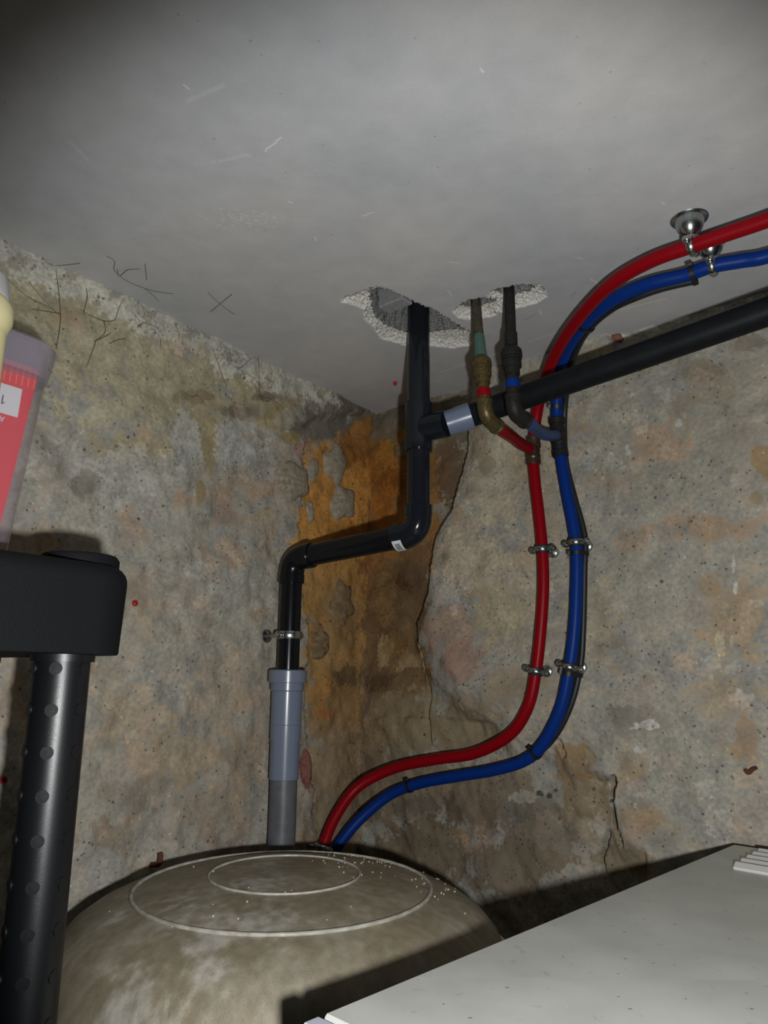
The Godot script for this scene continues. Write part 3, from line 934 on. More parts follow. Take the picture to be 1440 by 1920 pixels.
func waste_pipes() -> void:
	var R := 0.0205
	var top := ceil_pt(785, 622)
	var A := Vector3(top.x, EYE.y + HC + 0.075, top.z)
	var rt := ray(785, 1000)
	var kk := Vector2(top.x, top.z).length() / Vector2(rt.x, rt.z).length()
	var B := EYE + rt * kk           # corner of the lower elbow
	B.x = A.x
	B.z = A.z
	var D0 := onL(548, 1048, 0.062)   # corner of the upper left elbow
	var D1 := onL(523, 1590, 0.062)
	D1 = Vector3(D0.x, D1.y - 0.25, D0.z)
	var w := thing("waste_pipe", "dark grey plastic waste pipe dropping from the ceiling hole and stepping to the left wall", "pipe", Vector3(B.x, B.y, B.z))
	part("riser", cyl(A, B + Vector3.UP * 0.03, R), M.pvc, w)
	var el := MB.new()
	var dn := (D0 - B).normalized()
	el.tube(bend(B + Vector3.UP * 0.036, B, B + dn * 0.036, 0.030), R + 0.0030, 28)
	var e1 := part("elbow", el, M.pvc, w)
	part("collar", socket(B + Vector3.UP * 0.030, Vector3.UP, R + 0.0040, 0.020), M.pvc, e1)
	part("collar", socket(B + dn * 0.030, dn, R + 0.0040, 0.018), M.pvc, e1)
	part("sloping_pipe", cyl(B + dn * 0.03, D0 - dn * 0.02, R), M.pvc_drop, w)
	el = MB.new()
	el.tube(bend(D0 - dn * 0.036, D0, D0 + Vector3.DOWN * 0.036, 0.030), R + 0.0030, 28)
	var e2 := part("elbow", el, M.pvc_drop, w)
	part("collar", socket(D0 - dn * 0.030, -dn, R + 0.0040, 0.018), M.pvc_drop, e2)
	part("collar", socket(D0 + Vector3.DOWN * 0.030, Vector3.DOWN, R + 0.0040, 0.018), M.pvc_drop, e2)
	# tee
	var ty := (EYE + ray(785, 790) * kk).y
	var T := Vector3(A.x, ty, A.z)
	var y0 := (EYE + ray(785, 835) * kk).y
	var y1 := (EYE + ray(785, 735) * kk).y
	var tee := MB.new()
	tee.lathe(Vector3(A.x, y0, A.z), Vector3.UP, [Vector2(R, 0), Vector2(R + 0.0038, 0), Vector2(R + 0.0044, 0.001), Vector2(R + 0.0044, 0.020), Vector2(R + 0.0036, 0.022), Vector2(R + 0.0036, y1 - y0 - 0.022), Vector2(R + 0.0044, y1 - y0 - 0.020), Vector2(R + 0.0044, y1 - y0 - 0.001), Vector2(R + 0.0038, y1 - y0), Vector2(R, y1 - y0)])
	var tp := part("tee", tee, M.pvc, w)
	var J := onR(838, 791, 0.238)
	J.y = ty
	var bd := (J - T).normalized()
	part("branch_socket", socket(T + bd * 0.012, bd, R + 0.0036, J.distance_to(T) - 0.012), M.pvc, tp)
	# drop pipe
	var gs := (EYE + ray(530, 1262) * (Vector2(D0.x, D0.z).length() / Vector2(ray(530, 1262).x, ray(530, 1262).z).length())).y
	part("drop_pipe", cyl(D0 + Vector3.DOWN * 0.03, Vector3(D0.x, gs - 0.03, D0.z), R), M.pvc_drop, w)
	# sticker on the elbow: a curved label on the outside of the sloping collar
	var sk := MB.new()
	var so := B + dn * 0.034
	var rows := []
	var fr := sk.frame(dn)
	for j in 5:
		var rr := PackedVector3Array()
		for i in 9:
			var a := deg_to_rad(-178.0 + 62.0 * i / 8.0) if true else 0.0
			rr.append(so + dn * (0.018 * (j / 4.0 - 0.5)) + ((fr[0] as Vector3) * cos(a) + (fr[1] as Vector3) * sin(a)) * (R + 0.0049))
		rows.append(rr)
	sk.grid(rows)
	var stk := part("sticker", sk, M.sticker, e1, "white paper sticker")
	var sp := MB.new()
	rows = []
	for j in 3:
		var rr := PackedVector3Array()
		for i in 7:
			var a := deg_to_rad(-165.0 + 36.0 * i / 6.0)
			rr.append(so + dn * (0.010 * (j / 2.0 - 0.5)) + ((fr[0] as Vector3) * cos(a) + (fr[1] as Vector3) * sin(a)) * (R + 0.0052))
		rows.append(rr)
	sp.grid(rows)
	part("print", sp, M.sticker_print, stk)

	# long drain along the right wall with the light grey coupler
	var K := onR(884, 779, 0.217)
	var E := onR(1500, 563, 0.195)
	E += (E - K).normalized() * 0.55
	var dr := thing("drain_pipe", "long dark grey drain pipe running up along the right wall under the ceiling", "pipe", K)
	part("pipe", cyl(K - (E - K).normalized() * 0.02, E, R), M.pvc_long, dr)
	var cp := MB.new()
	var ca := (K - J).normalized()
	var cl := J.distance_to(K)
	cp.lathe(J, ca, [Vector2(0, 0), Vector2(R + 0.0015, 0), Vector2(R + 0.0018, cl * 0.35), Vector2(R + 0.0028, cl * 0.5), Vector2(R + 0.0034, cl - 0.001), Vector2(R + 0.0024, cl), Vector2(R - 0.001, cl), Vector2(R - 0.002, cl * 0.8)], 32)
	part("coupler", cp, M.coupler, dr, "light grey plastic coupler")

	# grey drain socket below the drop pipe
	var g := thing("grey_drain_pipe", "light grey socketed drain pipe below the black drop pipe, behind the tank", "pipe", Vector3(D0.x, gs - 0.9, D0.z))
	var yy := func(py: float) -> float:
		return (EYE + ray(528, py) * (Vector2(D0.x, D0.z).length() / Vector2(ray(528, py).x, ray(528, py).z).length())).y
	var top_y: float = yy.call(1256)
	var s1: float = yy.call(1280) - top_y
	var s2: float = yy.call(1296) - top_y
	var s3: float = yy.call(1387) - top_y
	var s4: float = yy.call(1461) - top_y
	var sb := MB.new()
	var so2 := Vector3(D0.x, top_y, D0.z)
	sb.lathe(so2, Vector3.DOWN, [Vector2(R + 0.001, 0.0), Vector2(0.0335, 0.0), Vector2(0.0355, 0.002), Vector2(0.0355, -s1 - 0.001), Vector2(0.0345, -s1), Vector2(0.0308, -s1), Vector2(0.0308, -s2 - 0.002), Vector2(0.0285, -s2), Vector2(0.0278, -s3 + 0.0), Vector2(0.0266, -s3 + 0.003), Vector2(0.0266, -s4 - 0.001), Vector2(0.0258, -s4), Vector2(0.02, -s4)], 36)
	part("socket", sb, M.grey_pvc, g)
	part("pipe", cyl(so2 + Vector3.UP * (s4 + 0.02), so2 + Vector3.UP * (s4 - 0.75), 0.0245, 32), M.grey_pipe, g)
	var rg := MB.new()
	var s5: float = yy.call(1358) - top_y
	rg.lathe(so2 + Vector3.UP * s5, Vector3.DOWN, [Vector2(0.027, -0.0012), Vector2(0.0287, 0.0), Vector2(0.027, 0.0012)], 36)
	part("seam_ring", rg, M.grey_pvc, g)

	# clip on the drop pipe
	var cy: float = yy.call(1191)
	add_clamp("pipe_clamp", Vector3(D0.x, cy, D0.z), Vector3.UP, R, nL, 0.062, "zinc clamp holding the black drop pipe to the left wall", 0.007, 0.014)

func add_clamp(called: String, p: Vector3, axis: Vector3, r: float, n: Vector3, stand: float, label: String, half := 0.0045, ros := 0.0115, bell := false, group := "") -> void:
	axis = axis.normalized()
	var side := axis.cross(n).normalized()
	var nn := side.cross(axis).normalized()
	if nn.dot(n) < 0.0: nn = -nn
	var t := thing(called, label, "clamp", p - n * stand, group)
	var b := MB.new()
	b.lathe(p - axis * half, axis, [Vector2(r + 0.0012, 0), Vector2(r + 0.0028, 0), Vector2(r + 0.0040, half * 0.5), Vector2(r + 0.0042, half), Vector2(r + 0.0040, half * 1.5), Vector2(r + 0.0028, half * 2), Vector2(r + 0.0012, half * 2)], 32)
	part("band", b, M.steel, t)
	if not bell and half < 0.006:
		b = MB.new()
		var hw := half + 0.0028
		b.lathe(p - axis * hw, axis, [Vector2(r + 0.0001, 0), Vector2(r + 0.0018, 0), Vector2(r + 0.0024, 0.001), Vector2(r + 0.0024, hw * 2 - 0.001), Vector2(r + 0.0018, hw * 2), Vector2(r + 0.0001, hw * 2)], 32)
		part("rubber_lining", b, M.rubber, t, "black rubber lining")
	for s in [-1.0, 1.0]:
		b = MB.new()
		var ec: Vector3 = p + side * s * (r + 0.0095)
		b.lathe(ec - nn * 0.0032, nn, [Vector2(0, 0), Vector2(0.0058, 0), Vector2(0.0064, 0.0008), Vector2(0.0064, 0.0056), Vector2(0.0058, 0.0064), Vector2(0, 0.0064)], 20)
		b.cbox(p + side * s * (r + 0.0055), Vector3(0.0075, 0.0056, 0.0064), Basis(side, axis, nn), 0.0008)
		var ear := part("ear", b, M.steel, t)
		b = MB.new()
		b.lathe(ec + nn * 0.0030, nn, [Vector2(0.0042, 0), Vector2(0.0042, 0.0012), Vector2(0.0032, 0.0030), Vector2(0.0014, 0.0036), Vector2(0, 0.0036)], 16)
		part("screw", b, M.steel, ear)
	b = MB.new()
	b.tube(PackedVector3Array([p - n * (r + 0.001), p - n * (stand + 0.006)]), 0.0035, 12)
	part("stud", b, M.steel, t)
	b = MB.new()
	var wp := p - n * stand
	if bell:
		var dd := stand - r + 0.001
		b.lathe(wp, n, [Vector2(0.0, 0), Vector2(0.0245, 0), Vector2(0.0254, 0.0008), Vector2(0.0245, 0.0018), Vector2(0.0200, 0.0026), Vector2(0.0190, 0.006), Vector2(0.0180, 0.011), Vector2(0.0160, 0.017), Vector2(0.0125, 0.0225), Vector2(0.0085, 0.0262), Vector2(0.0065, 0.027), Vector2(0.0065, dd), Vector2(0, dd)], 36)
		part("bell_cover", b, M.steel, t)
	else:
		b.lathe(wp - n * 0.004, n, [Vector2(0.0, 0), Vector2(ros, 0), Vector2(ros, 0.004), Vector2(ros * 0.9, 0.0072), Vector2(ros * 0.5, 0.0095), Vector2(0.0, 0.010)], 24)
		part("rosette", b, M.steel, t)

func tie(p: Vector3, axis: Vector3, r1: float, q: Vector3, r2: float, label: String, half := 0.0028) -> void:
	axis = axis.normalized()
	q = q - axis * (q - p).dot(axis)
	var b := MB.new()
	var f := b.frame(axis)
	var rows := []
	for st in [[-1.0, 0.0], [-1.0, 0.0014], [1.0, 0.0014], [1.0, 0.0]]:
		var rr := PackedVector3Array()
		for i in 33:
			var a := TAU * (i % 32) / 32.0
			var d: Vector3 = (f[0] as Vector3) * cos(a) + (f[1] as Vector3) * sin(a)
			var c: Vector3 = p + d * (r1 + 0.0003 + st[1])
			if q.dot(d) + r2 > p.dot(d) + r1: c = q + d * (r2 + 0.0003 + st[1])
			rr.append(c + axis * half * st[0])
		rows.append(rr)
		if st[1] > 0.0: rows.append(rr)
	b.grid(rows, true)
	var t := thing("cable_tie", label, "cable tie", p, "cable ties along the blue pipe")
	part("strap", b, M.tie, t)
	var hd := MB.new()
	var to_eye := (EYE - p)
	to_eye = (to_eye - axis * to_eye.dot(axis)).normalized()
	var sd := axis.cross(to_eye).normalized()
	if q.distance_to(p) > 0.001 and sd.dot(q - p) > 0.0: sd = -sd
	hd.cbox(p + (sd * 0.92 + to_eye * 0.3).normalized() * (r1 + 0.0035), Vector3(0.0055, half * 2.0 + 0.0022, 0.006), Basis(sd, axis, sd.cross(axis)), 0.0006)
	part("head", hd, M.tie, t)

func nearest(pts: PackedVector3Array, px: float, py: float) -> Array:     # [point, tangent] of a pipe where it crosses a pixel
	var d := ray(px, py).normalized()
	var best := 0
	var bd := 1e9
	for i in pts.size():
		var w := pts[i] - EYE
		var e := (w - d * w.dot(d)).length()
		if e < bd:
			bd = e
			best = i
	var i0 := maxi(best - 1, 0)
	var i1 := mini(best + 1, pts.size() - 1)
	return [pts[best], (pts[i1] - pts[i0]).normalized()]

func fitting_ring(p: Vector3, axis: Vector3, r0: float, r: float, half: float) -> MB:
	var b := MB.new()
	b.lathe(p - axis * half, axis, [Vector2(r0, 0), Vector2(r - 0.001, 0), Vector2(r, 0.001), Vector2(r, half * 2 - 0.001), Vector2(r - 0.001, half * 2), Vector2(r0, half * 2)], 24)
	return b

func riser(called: String, label: String, line: Array, r: float, m_pipe: Material, m_fit: Material, m_low: Material, band_c: Material, nut_y: float, band_y: float, green: bool) -> Array:
	var p := pathR(line)
	var n := p.size()
	var up_pt: Vector3 = p[0]
	var corner: Vector3 = p[n - 2]
	var out_pt: Vector3 = p[n - 1]
	var t := thing(called, label, "pipe", corner)
	var ax := (up_pt - corner).normalized()
	var at := func(py: float) -> Vector3:
		var q := nearest(smooth([corner, up_pt], 200), line[0][0] + (line[n - 2][0] - line[0][0]) * (py - line[0][1]) / (line[n - 2][1] - line[0][1]), py)
		return q[0]
	var np: Vector3 = at.call(nut_y)
	var top := up_pt + ax * 0.05
	part("pipe", cyl(np, top, r, 20), m_pipe, t)
	# compression fitting: round shoulder, nut, neck
	var b := MB.new()
	b.lathe(np - ax * 0.030, ax, [Vector2(r, 0), Vector2(0.0125, 0), Vector2(0.0130, 0.012), Vector2(0.0150, 0.013), Vector2(0.0158, 0.016), Vector2(0.0158, 0.024), Vector2(0.0140, 0.027), Vector2(0.0140, 0.029), Vector2(0.0172, 0.031), Vector2(0.0178, 0.036), Vector2(0.0172, 0.042), Vector2(0.0140, 0.047), Vector2(0.0105, 0.050), Vector2(r + 0.001, 0.052), Vector2(r, 0.052)], 12)
	var ft := part("compression_fitting", b, m_fit, t)
	part("nut_ring", fitting_ring(np - ax * 0.002, ax, r, 0.0163, 0.0016), m_fit, ft)
	if green:
		b = MB.new()
		b.lathe(np + ax * 0.020, ax, [Vector2(r, 0), Vector2(r + 0.0026, 0.002), Vector2(r + 0.0016, 0.016), Vector2(r + 0.0012, 0.036), Vector2(r, 0.042)], 20)
		part("verdigris_crust", b, M.verdigris, t, "green corroded copper sleeve")
	else:
		part("sleeve", fitting_ring(np + ax * 0.034, ax, r, r + 0.0016, 0.012), m_pipe, t)
	var bp: Vector3 = at.call(band_y)
	part("lower_pipe", cyl(corner + ax * 0.01, np - ax * 0.02, 0.0102, 20), m_low, t)
	part("colour_band", fitting_ring(bp, ax, 0.010, 0.0112, 0.0072), band_c, t)
	b = MB.new()
	var od := (out_pt - corner).normalized()
	b.tube(bend(corner + ax * 0.030, corner, out_pt, 0.022), 0.0128, 22)
	var el := part("elbow", b, m_low, t)
	part("bead", fitting_ring(corner + ax * 0.029, ax, 0.0120, 0.0137, 0.0022), m_low, el)
	part("bead", fitting_ring(out_pt - od * 0.003, od, 0.0110, 0.0142, 0.0034), m_low, el)
	return [out_pt, od]

func tee_fitting(t: Node3D, path: PackedVector3Array, px: float, py: float, into: Vector3, m: Material) -> Vector3:
	var q := nearest(path, px, py)
	var p: Vector3 = q[0]
	var ax: Vector3 = q[1]
	var b := MB.new()
	b.lathe(p - ax * 0.026, ax, [Vector2(0.0105, 0), Vector2(0.0128, 0.0), Vector2(0.0134, 0.002), Vector2(0.0126, 0.006), Vector2(0.0132, 0.012), Vector2(0.0142, 0.014), Vector2(0.0142, 0.018), Vector2(0.0128, 0.020), Vector2(0.0128, 0.033), Vector2(0.0142, 0.035), Vector2(0.0142, 0.039), Vector2(0.0132, 0.041), Vector2(0.0126, 0.047), Vector2(0.0134, 0.050), Vector2(0.0128, 0.052), Vector2(0.0105, 0.052)], 24)
	var tp := part("tee_fitting", b, m, t, "tarnished brass tee fitting")
	var d := (into - p).normalized()
	part("tee_branch", socket(p + d * 0.004, d, 0.0128, 0.014), m, tp)
	return p + d * 0.014

func water_pipes() -> void:
	var r := 0.0106
	# red: along the ceiling, round to the wall, down, and round to the tank
	var red := pathR([[1560, 368, 0.281], [1440, 412, 0.279], [1370, 436, 0.279], [1297, 461, 0.280], [1220, 489, 0.278], [1150, 530, 0.258], [1095, 585, 0.21], [1052, 645, 0.148], [1022, 712, 0.085], [1006, 780, 0.05], [1000, 845, 0.040], [1003, 900, 0.040], [1010, 960, 0.040], [1017, 1030, 0.040], [1019, 1100, 0.040], [1014, 1180, 0.040], [1005, 1258, 0.040], [990, 1325, 0.040], [955, 1378, 0.036], [890, 1412, 0.032], [815, 1424, 0.036], [740, 1440, 0.05], [672, 1475, 0.085], [630, 1530, 0.125], [606, 1590, 0.155], [597, 1650, 0.165], [594, 1720, 0.168]])
	for k in 9: red.push_front((red[0] as Vector3) + uR * 0.1)      # both runs go on along the wall past the frame
	var rp := smooth(red, 8)
	var tr := thing("red_water_pipe", "red plastic hot water pipe curving from the ceiling down the right wall", "pipe", red[10])
	var mb := MB.new()
	mb.tube(rp, r, 18)
	part("pipe", mb, M.red, tr)
	var blue := pathR([[1560, 440, 0.189], [1440, 480, 0.188], [1390, 489, 0.198], [1335, 499, 0.208], [1285, 516, 0.210], [1215, 533, 0.216], [1150, 562, 0.205], [1100, 604, 0.172], [1066, 652, 0.125], [1050, 700, 0.08], [1044, 755, 0.05], [1046, 810, 0.042], [1053, 865, 0.042], [1064, 930, 0.042], [1075, 985, 0.042], [1081, 1030, 0.042], [1081, 1100, 0.042], [1077, 1180, 0.042], [1068, 1250, 0.042], [1052, 1325, 0.040], [1020, 1392, 0.036], [985, 1425, 0.032], [930, 1443, 0.030], [860, 1455, 0.030], [790, 1468, 0.034], [735, 1488, 0.045], [690, 1522, 0.07], [650, 1564, 0.10], [622, 1610, 0.12], [624, 1660, 0.12], [628, 1720, 0.12]])
	for k in 9: blue.push_front((blue[0] as Vector3) + uR * 0.1)
	var bp := smooth(blue, 8)
	var tb := thing("blue_water_pipe", "blue plastic cold water pipe curving from the ceiling down the right wall", "pipe", blue[11])
	mb = MB.new()
	mb.tube(bp, r, 18)
	part("pipe", mb, M.blue, tb)

	# risers from the ceiling holes
	var ro := riser("copper_riser", "tarnished copper pipe with green corrosion and red band, hanging from the ceiling", [[893, 573, 0.268], [911, 783, 0.275], [932, 800, 0.235]], 0.0084, M.copper, M.brass, M.brass, M.red, 690.0, 738.0, true)
	var bo := riser("steel_riser", "dark iron pipe with a blue band, hanging from the ceiling hole", [[955, 552, 0.266], [963, 775, 0.275], [985, 789, 0.235]], 0.0090, M.iron, M.iron, M.iron, M.blue, 672.0, 721.0, false)
	# branches that join them to the long pipes
	var into := onR(975, 832, 0.10)
	var e := tee_fitting(tr, rp, 1000, 843, into, M.dark_brass)
	mb = MB.new()
	mb.tube(smooth([ro[0] - ro[1] * 0.006, ro[0] + ro[1] * 0.02, onR(960, 820, 0.15), into, e], 8), r, 18)
	part("branch_pipe", mb, M.red, tr)
	into = onR(1022, 815, 0.11)
	e = tee_fitting(tb, bp, 1047, 815, into, M.iron)
	mb = MB.new()
	mb.tube(smooth([bo[0] - bo[1] * 0.006, bo[0] + bo[1] * 0.02, onR(1005, 805, 0.16), into, e], 8), r, 18)
	part("branch_pipe", mb, M.blue_branch, tb)
	for q in [[1049, 848], [1045, 790]]:
		var nn := nearest(bp, q[0], q[1])
		part("fitting_ring", fitting_ring(nn[0], nn[1], 0.0105, 0.0148, 0.006), M.iron, tb)
	for q in [[1001, 866]]:
		var nn := nearest(rp, q[0], q[1])
		part("fitting_ring", fitting_ring(nn[0], nn[1], 0.0105, 0.0138, 0.005), M.dark_brass, tr)

	# black cable strapped to the blue pipe
	var cab := pathR([[1300, 527, 0.203], [1240, 541, 0.206], [1190, 559, 0.204], [1150, 578, 0.190], [1113, 608, 0.165], [1088, 642, 0.130], [1070, 690, 0.085], [1060, 755, 0.036], [1058, 810, 0.020], [1062, 870, 0.022], [1078, 935, 0.026], [1092, 985, 0.026], [1098, 1020, 0.026], [1096, 1060, 0.028], [1095, 1120, 0.028], [1093, 1190, 0.028], [1088, 1250, 0.026], [1071, 1320, 0.026], [1042, 1378, 0.022], [1004, 1416, 0.016], [960, 1436, 0.012], [900, 1448, 0.012]])
	var cp := smooth(cab, 8)
	mb = MB.new()
	mb.tube(cp, 0.0056, 12)
	single("black_cable", mb, M.cable, "black cable strapped along the blue water pipe", "cable", cab[12])
	var ties := [[1297, 512, "black cable tie round the blue pipe beside its ceiling clamp", true], [1096, 608, "black cable tie where the blue pipe bends off the ceiling", true], [1044, 764, "black cable tie just above the blue pipe's tee fitting", false], [1081, 1039, "black cable tie under the upper clamp of the blue pipe", true], [1067, 1264, "wide black cable tie under the lower clamp of the blue pipe", true], [1003, 1411, "black cable tie at the low bend of the blue pipe", true], [768, 1475, "black cable tie on the blue pipe above the tank", false]]
	for q in ties:
		var nn := nearest(bp, q[0], q[1])
		var cc := nearest(cp, q[0] + 12, q[1] + 6)
		var wide: float = 0.0065 if q[1] == 1264 else 0.0032
		tie(nn[0], nn[1], r, cc[0] if q[3] else nn[0], 0.0056 if q[3] else r, q[2], wide)

	# wall clamps
	for q in [[rp, 1017, 1028, "zinc clamp on the red pipe, upper one on the right wall"], [rp, 1005, 1259, "zinc clamp on the red pipe, lower one on the right wall"], [bp, 1080, 1015, "zinc clamp on the blue pipe, upper one on the right wall"], [bp, 1068, 1249, "zinc clamp on the blue pipe, lower one on the right wall"]]:
		var nn := nearest(q[0], q[1], q[2])
		var st: float = (nn[0] - EYE - C).dot(nR)
		add_clamp("pipe_clamp", nn[0], nn[1], r, nR, st, q[3], 0.0045, 0.0115, false, "clamps on the right wall")
	var nn := nearest(rp, 602, 1590)
	var stl: float = (nn[0] - EYE - C).dot(nL)
	add_clamp("pipe_clamp", nn[0], nn[1], r, nL, stl + 0.012, "zinc clamp on the red pipe close behind the tank lid", 0.0045, 0.0135)
	# bell clamps on the ceiling
	for q in [[rp, 1297, 461, "bell shaped zinc ceiling bracket holding the red pipe"], [bp, 1335, 499, "bell shaped zinc ceiling bracket holding the blue pipe"]]:
		var k := nearest(q[0], q[1], q[2])
		add_clamp("ceiling_bracket", k[0], k[1], r, Vector3.DOWN, EYE.y + HC - (k[0] as Vector3).y, q[3], 0.0045, 0.012, true, "ceiling pipe brackets")

# ------------------------------------------------------------------ tank
func tank() -> void:
	var y := -0.245
	var c := level(535, 1637, y)
	var R := 0.283
	var t := thing("water_tank", "round dusty cream water tank with a domed ribbed lid", "tank", Vector3(c.x, 0.0, c.z))
	var prof := [Vector2(0, 0.004), Vector2(0.03, 0.0035), Vector2(0.06, 0.0022), Vector2(0.09, 0.0), Vector2(0.12, -0.0035), Vector2(0.15, -0.008), Vector2(0.187, -0.0155), Vector2(0.215, -0.0245), Vector2(0.24, -0.036), Vector2(0.258, -0.049), Vector2(0.271, -0.064), Vector2(0.280, -0.084), Vector2(0.285, -0.108), Vector2(0.286, -0.135), Vector2(0.282, -0.14)]
	var rows := []
	var uvs := []
	for q in prof:
		var rr := PackedVector3Array()
		var tt := PackedVector2Array()
		for i in 97:
			var a := TAU * (i % 96) / 96.0
			rr.append(Vector3(c.x + cos(a) * q.x, c.y + q.y, c.z + sin(a) * q.x))
			tt.append(Vector2(0.5 + cos(a) * q.x / 0.62, 0.5 + sin(a) * q.x / 0.62))
		rows.append(rr)
		uvs.append(tt)
	var mb := MB.new()
	mb.grid(rows, true, false, uvs)
	# dusty lid: dust film broken by wiped streaks
	var w := 620
	var n0 := bytes_noise(w, w, 0.012, 4, 61)
	var n1 := bytes_noise(w, w, 0.05, 4, 62)
	var n2 := bytes_noise(w, w, 0.45, 2, 63)
	var d := PackedByteArray()
	d.resize(w * w * 3)
	var dust := Vector3(136, 127, 106)
	var dust2 := Vector3(150, 142, 124)
	var clean := Vector3(196, 194, 190)
	var wipes := []
	for q in [[470, 1745, 60, 22], [330, 1765, 60, 24], [390, 1830, 80, 50], [330, 1800, 40, 18], [480, 1800, 90, 40], [500, 1690, 30, 40], [230, 1870, 90, 60], [300, 1900, 60, 60], [215, 1770, 26, 10]]:
		var k := level(q[0], q[1], y - 0.05)
		var k2 := level(q[0] + q[2], q[1], y - 0.05)
		var k3 := level(q[0], q[1] + q[3], y - 0.05)
		wipes.append([k.x - c.x, k.z - c.z, absf(k2.x - k.x), absf(k3.z - k.z)])
	for j in w:
		for i in w:
			var k := j * w + i
			var X := (i + 0.5) / w * 0.62 - 0.31
			var Z := (j + 0.5) / w * 0.62 - 0.31
			var cl := 0.0
			for q in wipes:
				var ux: float = (X - q[0]) / q[2]
				var uz: float = (Z - q[1]) / q[3]
				var e := 1.0 - sqrt(ux * ux + uz * uz) + (n1[k] - 128.0) / 128.0 * 0.5 + (n0[k] - 128.0) / 128.0 * 0.5
				cl = maxf(cl, smoothstep(0.0, 1.0, e) * 0.5)
			var g := dust.lerp(dust2, clampf((n0[k] - 90.0) / 80.0, 0.0, 1.0)).lerp(clean, cl)
			g *= 0.94 + (n1[k] - 128.0) / 128.0 * 0.10 + (n2[k] - 128.0) / 128.0 * 0.08
			d[k * 3] = clampi(int(g.x), 0, 255)
			d[k * 3 + 1] = clampi(int(g.y), 0, 255)
			d[k * 3 + 2] = clampi(int(g.z), 0, 255)
	var m := mat(Color.WHITE, 0.5, 0.0, 0.4)
	m.albedo_texture = ImageTexture.create_from_image(Image.create_from_data(w, w, false, Image.FORMAT_RGB8, d))
	var lid := part("lid", mb, m, t, "domed lid with a film of dust")
	for q in [[0.096, -0.0006, 0.0017, 0.6], [0.187, -0.0155, 0.0025, 1.0]]:
		mb = MB.new()
		var ring := PackedVector3Array()
		for i in 97:
			var a := TAU * i / 96.0
			ring.append(Vector3(c.x + cos(a) * q[0], c.y + q[1] + 0.0008, c.z + sin(a) * q[0]))
		mb.tube(ring, q[2], 8, false)
		part("rib", mb, M.rib, lid, "raised pale rib")
	mb = MB.new()
	mb.lathe(Vector3(c.x, 0.0, c.z), Vector3.UP, [Vector2(0, 0.02), Vector2(0.26, 0.02), Vector2(0.272, 0.03), Vector2(0.272, c.y - 0.125), Vector2(0.25, c.y - 0.12)], 64)
	part("body", mb, M.white_plastic, t)
	mb = MB.new()
	mb.lathe(Vector3(c.x, c.y - 0.175, c.z), Vector3.UP, [Vector2(0.270, 0), Vector2(0.284, 0.002), Vector2(0.288, 0.008), Vector2(0.288, 0.022), Vector2(0.284, 0.030), Vector2(0.270, 0.034)], 72)
	part("rim_band", mb, M.white_plastic, t)
	mb = MB.new()
	mb.lathe(Vector3(c.x, c.y - 0.098, c.z), Vector3.UP, [Vector2(0.27, 0.0), Vector2(0.297, 0.0), Vector2(0.299, 0.002), Vector2(0.297, 0.004), Vector2(0.272, 0.006)], 72)
	part("flange", mb, M.white_plastic, t, "white flange round the lid")
	for k in 3:
		mb = MB.new()
		var a := TAU * k / 3.0 + 0.4
		mb.lathe(Vector3(c.x + cos(a) * 0.2, 0.0, c.z + sin(a) * 0.2), Vector3.UP, [Vector2(0, 0), Vector2(0.022, 0), Vector2(0.024, 0.003), Vector2(0.020, 0.022), Vector2(0, 0.022)], 16)
		part("foot", mb, M.black_plastic, t)
	# loose grit lying along the back edge of the lid
	mb = MB.new()
	var rng := RandomNumberGenerator.new()
	rng.seed = 5
	for k in 100:
		var rad := rng.randf_range(0.06, 0.235)
		var a := rng.randf_range(-1.25, 0.25) if rng.randf() < 0.8 else rng.randf_range(0, TAU)
		var yy := 0.0
		for i in prof.size() - 1:
			if rad >= prof[i].x and rad <= prof[i + 1].x: yy = lerpf(prof[i].y, prof[i + 1].y, (rad - prof[i].x) / (prof[i + 1].x - prof[i].x))
		var s := rng.randf_range(0.0007, 0.0018)
		mb.cbox(Vector3(c.x + cos(a) * rad, c.y + yy + s * 0.4, c.z + sin(a) * rad), Vector3(s, s, s) * 1.2, Basis.from_euler(Vector3(rng.randf() * 3, rng.randf() * 3, rng.randf() * 3)), s * 0.2)
	var gr := part("grit", mb, mat(rgb(176, 168, 148), 0.9), lid, "crumbs of plaster fallen on the lid")
	gr.set_meta("kind", "stuff")

